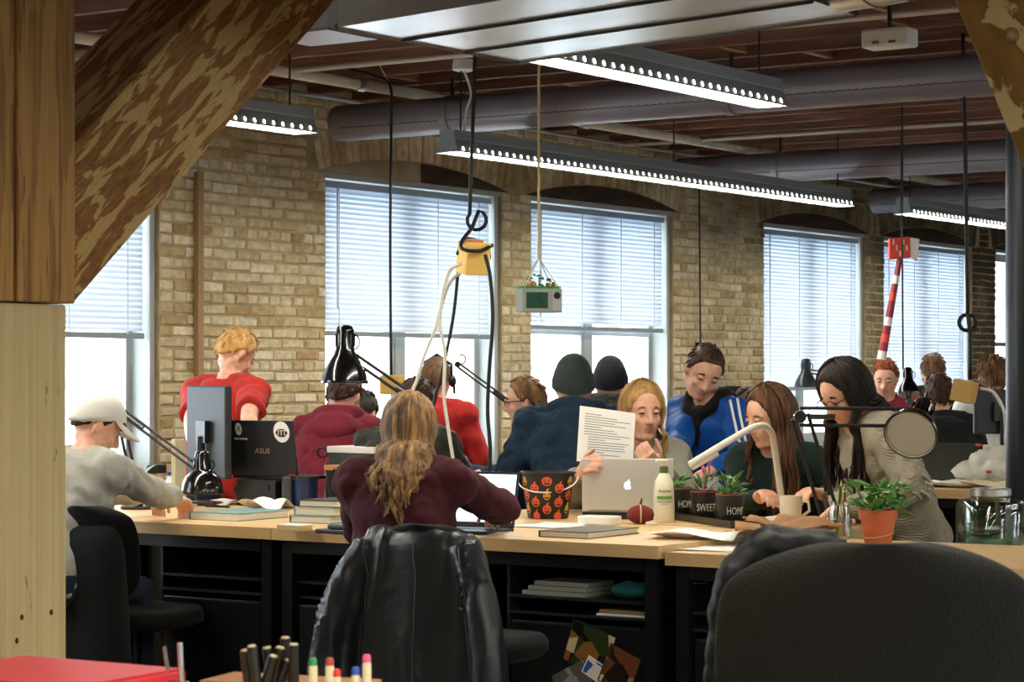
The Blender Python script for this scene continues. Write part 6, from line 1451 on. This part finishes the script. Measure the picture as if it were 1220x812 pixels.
# ---- glass water jar
p = at(1180, 640, 8.95); t = thing('glass_water_jar', 'large clear glass jar half full of greenish water at right', 'jar', (p.x, p.y, .7455))
MB().lathe([(.10, 0), (.125, .006), (.13, .02), (.13, .16), (.12, .18), (.075, .19), (.075, .195), (.07, .195), (.07, .186), (.115, .175), (.126, .155), (.126, .02)], n=40).obj('glass', JARG, t, smooth='auto')
MB().lathe([(.12, .012), (.1245, .02), (.1245, .075), (.001, .075)], n=40).obj('water', glass_thin('green_water', (.55, .75, .68), .05), t, smooth='auto')
MB().lathe([(.072, .196), (.078, .198), (.078, .222), (.07, .226), (.01, .226)], n=32).obj('lid', mat('brushed_lid', '#b9bcb4', .35, .7), t, smooth='auto')
p = at(1216, 606, 8.7); t = thing('ceramic_jug', 'pale grey jug with curved spout at the right edge', 'jug', (p.x + .1, p.y - .12, .7455)); MB().lathe([(.05, 0), (.075, .03), (.07, .12), (.045, .19), (.05, .21)], n=28).obj('body', mat('pale_ceramic', '#b9b8ac', .4), t, smooth='auto'); MB().tube([(.06, 0, .16), (.11, 0, .14), (.07, 0, .05)], .009, 8).obj('handle', MATS['pale_ceramic'], t)
# ---- far bench: plastic bag, papers, crate
p = onz(1170, 581, TZ); q = MB()
q.ell((0, 0, .09), (.15, .20, .10), 20, 14); q.ell((.02, -.1, .12), (.1, .12, .09), 16, 12); q.ell((-.03, .12, .06), (.1, .13, .06), 16, 12); q.tube([(0, -.12, .15), (.02, -.2, .2), (.0, -.26, .19)], [.05, .04, .015], 10)
me = remesh(q, .012, 3); me.update()
for v in me.vertices: v.co += v.normal * ((abs(noise.noise(v.co*9)) - .2)*.05 + (abs(noise.noise(v.co*24)) - .2)*.018)
zmin = min(v.co.z for v in me.vertices)
t = thing('plastic_bag', 'bulging white plastic bag on the far right bench', 'bag', (p.x + .2, p.y, TZ - zmin)); link('bag', me, mat('translucent_plastic', '#e4e2d4', .35, var=.06, trans=.1), t, smooth=True)
for (a, b, c) in ((-.16, -.02, .06), (-.13, .05, .2), (-.1, -.1, .22)): MB().ell((a, b, c), (.008, .018, .008), 8, 6).obj('red_mark', mat('red_print', '#c8402e', .5), t, smooth=True)
for k, (px, py, lx, ly, rz, wv) in enumerate(((1150, 580, .2, .5, .1, .03), (1185, 581, .2, .35, -.1, .04), (1140, 577, .3, .3, .6, .03))):
    sheet(['crumpled off white paper under the plastic bag', 'crumpled paper at the bench edge by the dark column', 'flat pale paper left of the plastic bag'][k], px, py, lx, ly, rz, TZ + .002 + .004*k, wv, PAPER if k != 1 else mat('cream_paper', '#d8cba6', .7))
pg = at(972, 560, 12.25)
t = thing('wooden_crate', 'pale wooden crate carrying glue sticks between green sweater and knit sweater', 'crate', (11.02, 5.45, TZ)); CR_ = mat('crate_wood', '#c9a067', .6, var=.2, vscale=6)
for z_ in (.03, .085, .135):
    for (x0, x1, y0, y1) in ((-.24, -.225, -.25, .25), (.225, .24, -.25, .25), (-.225, .225, -.25, -.235), (-.225, .225, .235, .25)): MB().mm((x0, y0, z_ - .022), (x1, y1, z_ + .022)).obj('slat', CR_, t)
MB().mm((-.24, -.25, .158), (.24, .25, .168)).obj('lid', CR_, t)
for k, (px, hh, c1, c2, lb) in enumerate(((988, .11, '#4a2a5a', '#e0cf8a', 'tall purple glue stick with cream cap on the crate'), (977, .08, '#b8442c', '#c86a3a', 'small orange jar on the crate'), (981, .1, '#e2e2de', '#d8d8d4', 'white glue bottle on the crate'))):
    d_ = 11.95 - .05*k; c = at(px, 545, d_); t = thing('glue_stick' if k == 0 else 'craft_bottle', lb, 'glue', (c.x, c.y, TZ + .1685)); r_ = .018 if k == 0 else .022
    MB().lathe([(r_, 0), (r_, hh*.65), (r_*.85, hh*.68)], n=18).obj('body', mat('glue_' + c1[1:], c1, .4), t, smooth='auto'); MB().lathe([(r_*.9, hh*.66), (r_*.9, hh)], n=18).obj('cap', mat('glue_' + c2[1:], c2, .4), t, smooth='auto')
# ---- shelf contents and photo prints under the middle desk
zs1 = TZ - .06 - .012 - .145 + .012; xs1 = XD + .09
c = onX(655, 690, xs1); t = thing('paper_stack', 'stack of grey white notebooks on the shelf under the middle desk', 'papers', (xs1, c.y, zs1 + .0005))
for k in range(3): MB().mm((.0 + .01*k, -.15, .017*k), (.2, .12 - .02*k, .017*k + .015)).obj('notebook', mat('shelf_grey_paper', '#8c8b80', .7), t)
c = onX(748, 690, xs1); q = MB(); q.ell((.06, 0, .03), (.06, .09, .03), 16, 10); me = q.mesh('cloth')
for v in me.vertices: v.co += V((0, 0, max(0, noise.noise(v.co*30))*.02))
t = thing('teal_cloth', 'rumpled teal cloth on the shelf under the middle desk', 'cloth', (xs1, c.y + .01, zs1)); link('cloth', me, fabric('teal_cloth', '#1f5f60'), t, smooth=True)
zs2 = TZ - .06 - .215 + .012; c = onX(745, 716, xs1); t = thing('tan_folder', 'tan folder with white papers on the lower shelf', 'folder', (xs1, c.y, zs2 + .0005)); MB().mm((0, -.12, 0), (.2, .12, .006)).obj('papers', PAPER, t); MB().mm((.005, -.1, .006), (.2, .11, .02)).obj('folder', mat('manila', '#8a6f48', .7), t)
def photo(label, px, py, w_, h_, rot, cols, k):
    c = onX(px, py, XD + .07 - .021 - .001*k); t = thing('photo_print', label, 'photo', c, group='photo prints on the black cabinet door')
    m = bpy.data.materials.new('print_%d' % k); m.use_nodes = True; N = m.node_tree.nodes; L = m.node_tree.links; b = N['Principled BSDF']; b.inputs['Roughness'].default_value = .25
    tc = N.new('ShaderNodeTexCoord'); vo = N.new('ShaderNodeTexVoronoi'); vo.inputs['Scale'].default_value = 16; L.new(tc.outputs['Object'], vo.inputs['Vector'])
    sp_ = N.new('ShaderNodeSeparateColor'); L.new(vo.outputs['Color'], sp_.inputs[0]); rp = N.new('ShaderNodeValToRGB'); rp.color_ramp.interpolation = 'CONSTANT'
    for i, cc in enumerate(cols):
        e = rp.color_ramp.elements[i] if i < 2 else rp.color_ramp.elements.new(i/len(cols))
        e.position = i/len(cols); e.color = (*lin(cc), 1)
    L.new(sp_.outputs[0], rp.inputs[0]); L.new(rp.outputs[0], b.inputs['Base Color'])
    q = MB().box((0, 0, 0), (.0008, w_, h_), M=Matrix.Rotation(R(rot), 3, 'X')); q.obj('print', m, t)
    bd = MB().box((.0003, 0, 0), (.0006, w_ + .008, h_ + .008), M=Matrix.Rotation(R(rot), 3, 'X')); bd.obj('paper_border', PAPER if k == 2 else BLKB, t)
photo('dark glossy photo print of foliage and figures on the cabinet door', 702, 772, .18, .15, 18, ['#15170f', '#2f3a1c', '#c9b48a', '#1a1510', '#8a5a2c', '#20241a'], 0)
photo('grey landscape photo print tilted at the left of the cabinet door', 683, 812, .15, .11, -28, ['#77746c', '#5a584f', '#8a877c', '#3a3a34'], 1)
photo('blue and white photo print in the middle of the cabinet door', 712, 800, .11, .06, 28, ['#d8dade', '#2a62a8', '#e2d9c9', '#b8742c'], 2)
photo('brown photo print with stripes at the right of the cabinet door', 738, 798, .13, .14, 22, ['#4a2a1c', '#6a3f28', '#d8c8a8', '#2a1a12', '#a8705a'], 3)
# sticker on the right cabinet
c = onX(832, 688, XD + .085); q = MB()
for i in range(4):
    for j in range(3): q.mm((c.x - .001, c.y - .03 + .02*j - (.004 if i % 2 else 0), c.z - .02 + .013*i), (c.x, c.y - .016 + .02*j, c.z - .02 + .013*i + (.008 if i > 1 else .002)))
t = thing('label_sticker', 'small faded pink and white label on the right cabinet', 'sticker', c); q.obj('print', mat('faded_pink', '#a8747a', .6), t, world=True)
# ------------------------------------------------------------------ nearest table with markers
t = thing('near_table', 'nearest pale table along the bottom left edge', 'table', (2.6, 3.0, FZ))
MB().mm((1.9, 1.6, TZ - .03), (3.40, 4.6, TZ)).obj('tabletop', mat('pale_maple', '#cdb48a', .5, var=.1, stretch=(3, .3, 3)), t, world=True, bevel=.003)
for x in (1.97, 3.33):
    for y in (1.67, 4.53): MB().mm((x-.025, y-.025, FZ), (x+.025, y+.025, TZ - .03)).obj('leg', STEELB, t, world=True)
c = onz(214, 797, TZ + .03); t = thing('red_folder', 'bright red folder at the bottom left corner', 'folder', (c.x, c.y, TZ + .0005), R(3))
MB().mm((-.32, -.0, 0), (0.02, .42, .026)).obj('folder', mat('red_card', '#c4202c', .45), t, bevel=.004); MB().mm((-.3, .006, .0265), (.016, .41, .03)).obj('cover', mat('red_card', '#c4202c', .45), t, bevel=.001)
ca, cb = onz(275, 797, TZ + .055), onz(452, 806, TZ + .055)
ctr = (ca + cb)/2; rzb = math.atan2(cb.y - ca.y, cb.x - ca.x); Lb = (cb - ca).length
t = thing('marker_block', 'brown wooden block holding the markers, bottom edge', 'holder', (ctr.x, ctr.y, TZ), rzb)
MB().mm((-Lb/2, -.12, .0005), (Lb/2, .012, .05)).obj('block', mat('brown_wood_block', '#9a6233', .55, var=.2, stretch=(1, 4, 1)), t, bevel=.003)
for k, (px, py, dx, dz) in enumerate(((300, 770, -.3, .05), (292, 775, -.2, 0), (318, 772, -.35, .02), (326, 782, .45, 0), (334, 772, .4, .03), (340, 760, .0, .07), (350, 768, .0, .05), (344, 788, .55, -.02))):
    e = at(px, py, 4.12 + .02*(k % 3)); s_ = V((e.x, e.y, TZ + .0505)) - CR*dx*.03
    o = thing('black_marker', ['leaning', 'short', 'thin', 'tilted', 'pale ended', 'tallest', 'upright', 'low'][k] + ' black marker in the wooden block, ' + ['far left', 'left edge', 'left of centre', 'centre', 'centre back', 'back', 'right', 'front right'][k] + ' of the group', 'marker', s_, group='black markers in the wooden block')
    MB().tube([(0, 0, 0), e - s_], .0095, 14).obj('barrel', mat('marker_black', '#0e0e0f', .35), o, smooth='auto'); dr = (e - s_).normalized(); MB().tube([(e - s_), (e - s_) + dr*.003], .007, 14).obj('end_plug', mat('pale_plug', '#cdbf98', .5), o, smooth='auto')
for k, (px, py, c_, nm_) in enumerate(((373, 786, '#1f8a58', 'green'), (393, 786, '#a8453a', 'brown red'), (401, 800, '#d8342e', 'red'), (424, 797, '#2450b8', 'blue'), (437, 782, '#e0568a', 'pink'))):
    e = at(px, py, 4.05); s_ = V((e.x, e.y, TZ + .0505)) if e.z > TZ + .06 else V((e.x, e.y, TZ + .0505)); L_ = max(.03, e.z - s_.z)
    o = thing('coloured_marker', nm_ + ' capped marker standing in the wooden block', 'marker', s_, group='coloured markers in the wooden block')
    MB().lathe([(.0075, 0), (.0075, L_ - .012), (.006, L_ - .008)], n=14).obj('barrel', mat('marker_cream', '#d8cfa8', .5), o, smooth='auto'); MB().lathe([(.007, L_ - .009), (.007, L_), (.005, L_ + .004)], n=14).obj('cap', mat('marker_cap_' + nm_.replace(' ', '_'), c_, .4), o, smooth='auto')
c = onz(212, 800, TZ + .01); c = at(212, 790, 4.45); t = thing('binder_clip', 'chrome binder clip standing at the edge of the red folder', 'clip', (c.x, c.y, TZ)); hz = max(.02, c.z - TZ)
CHR = mat('chrome', '#b8bcbe', .2, .95)
MB().tube([(0, .02, 0), (.0, .035, hz + .03)], .004, 8).obj('arm', CHR, t); MB().tube([(0, -.01, 0), (0, -.005, hz + .04)], .006, 8).obj('arm', CHR, t); MB().box((0, .005, .006), (.02, .05, .012)).obj('jaw', CHR, t)
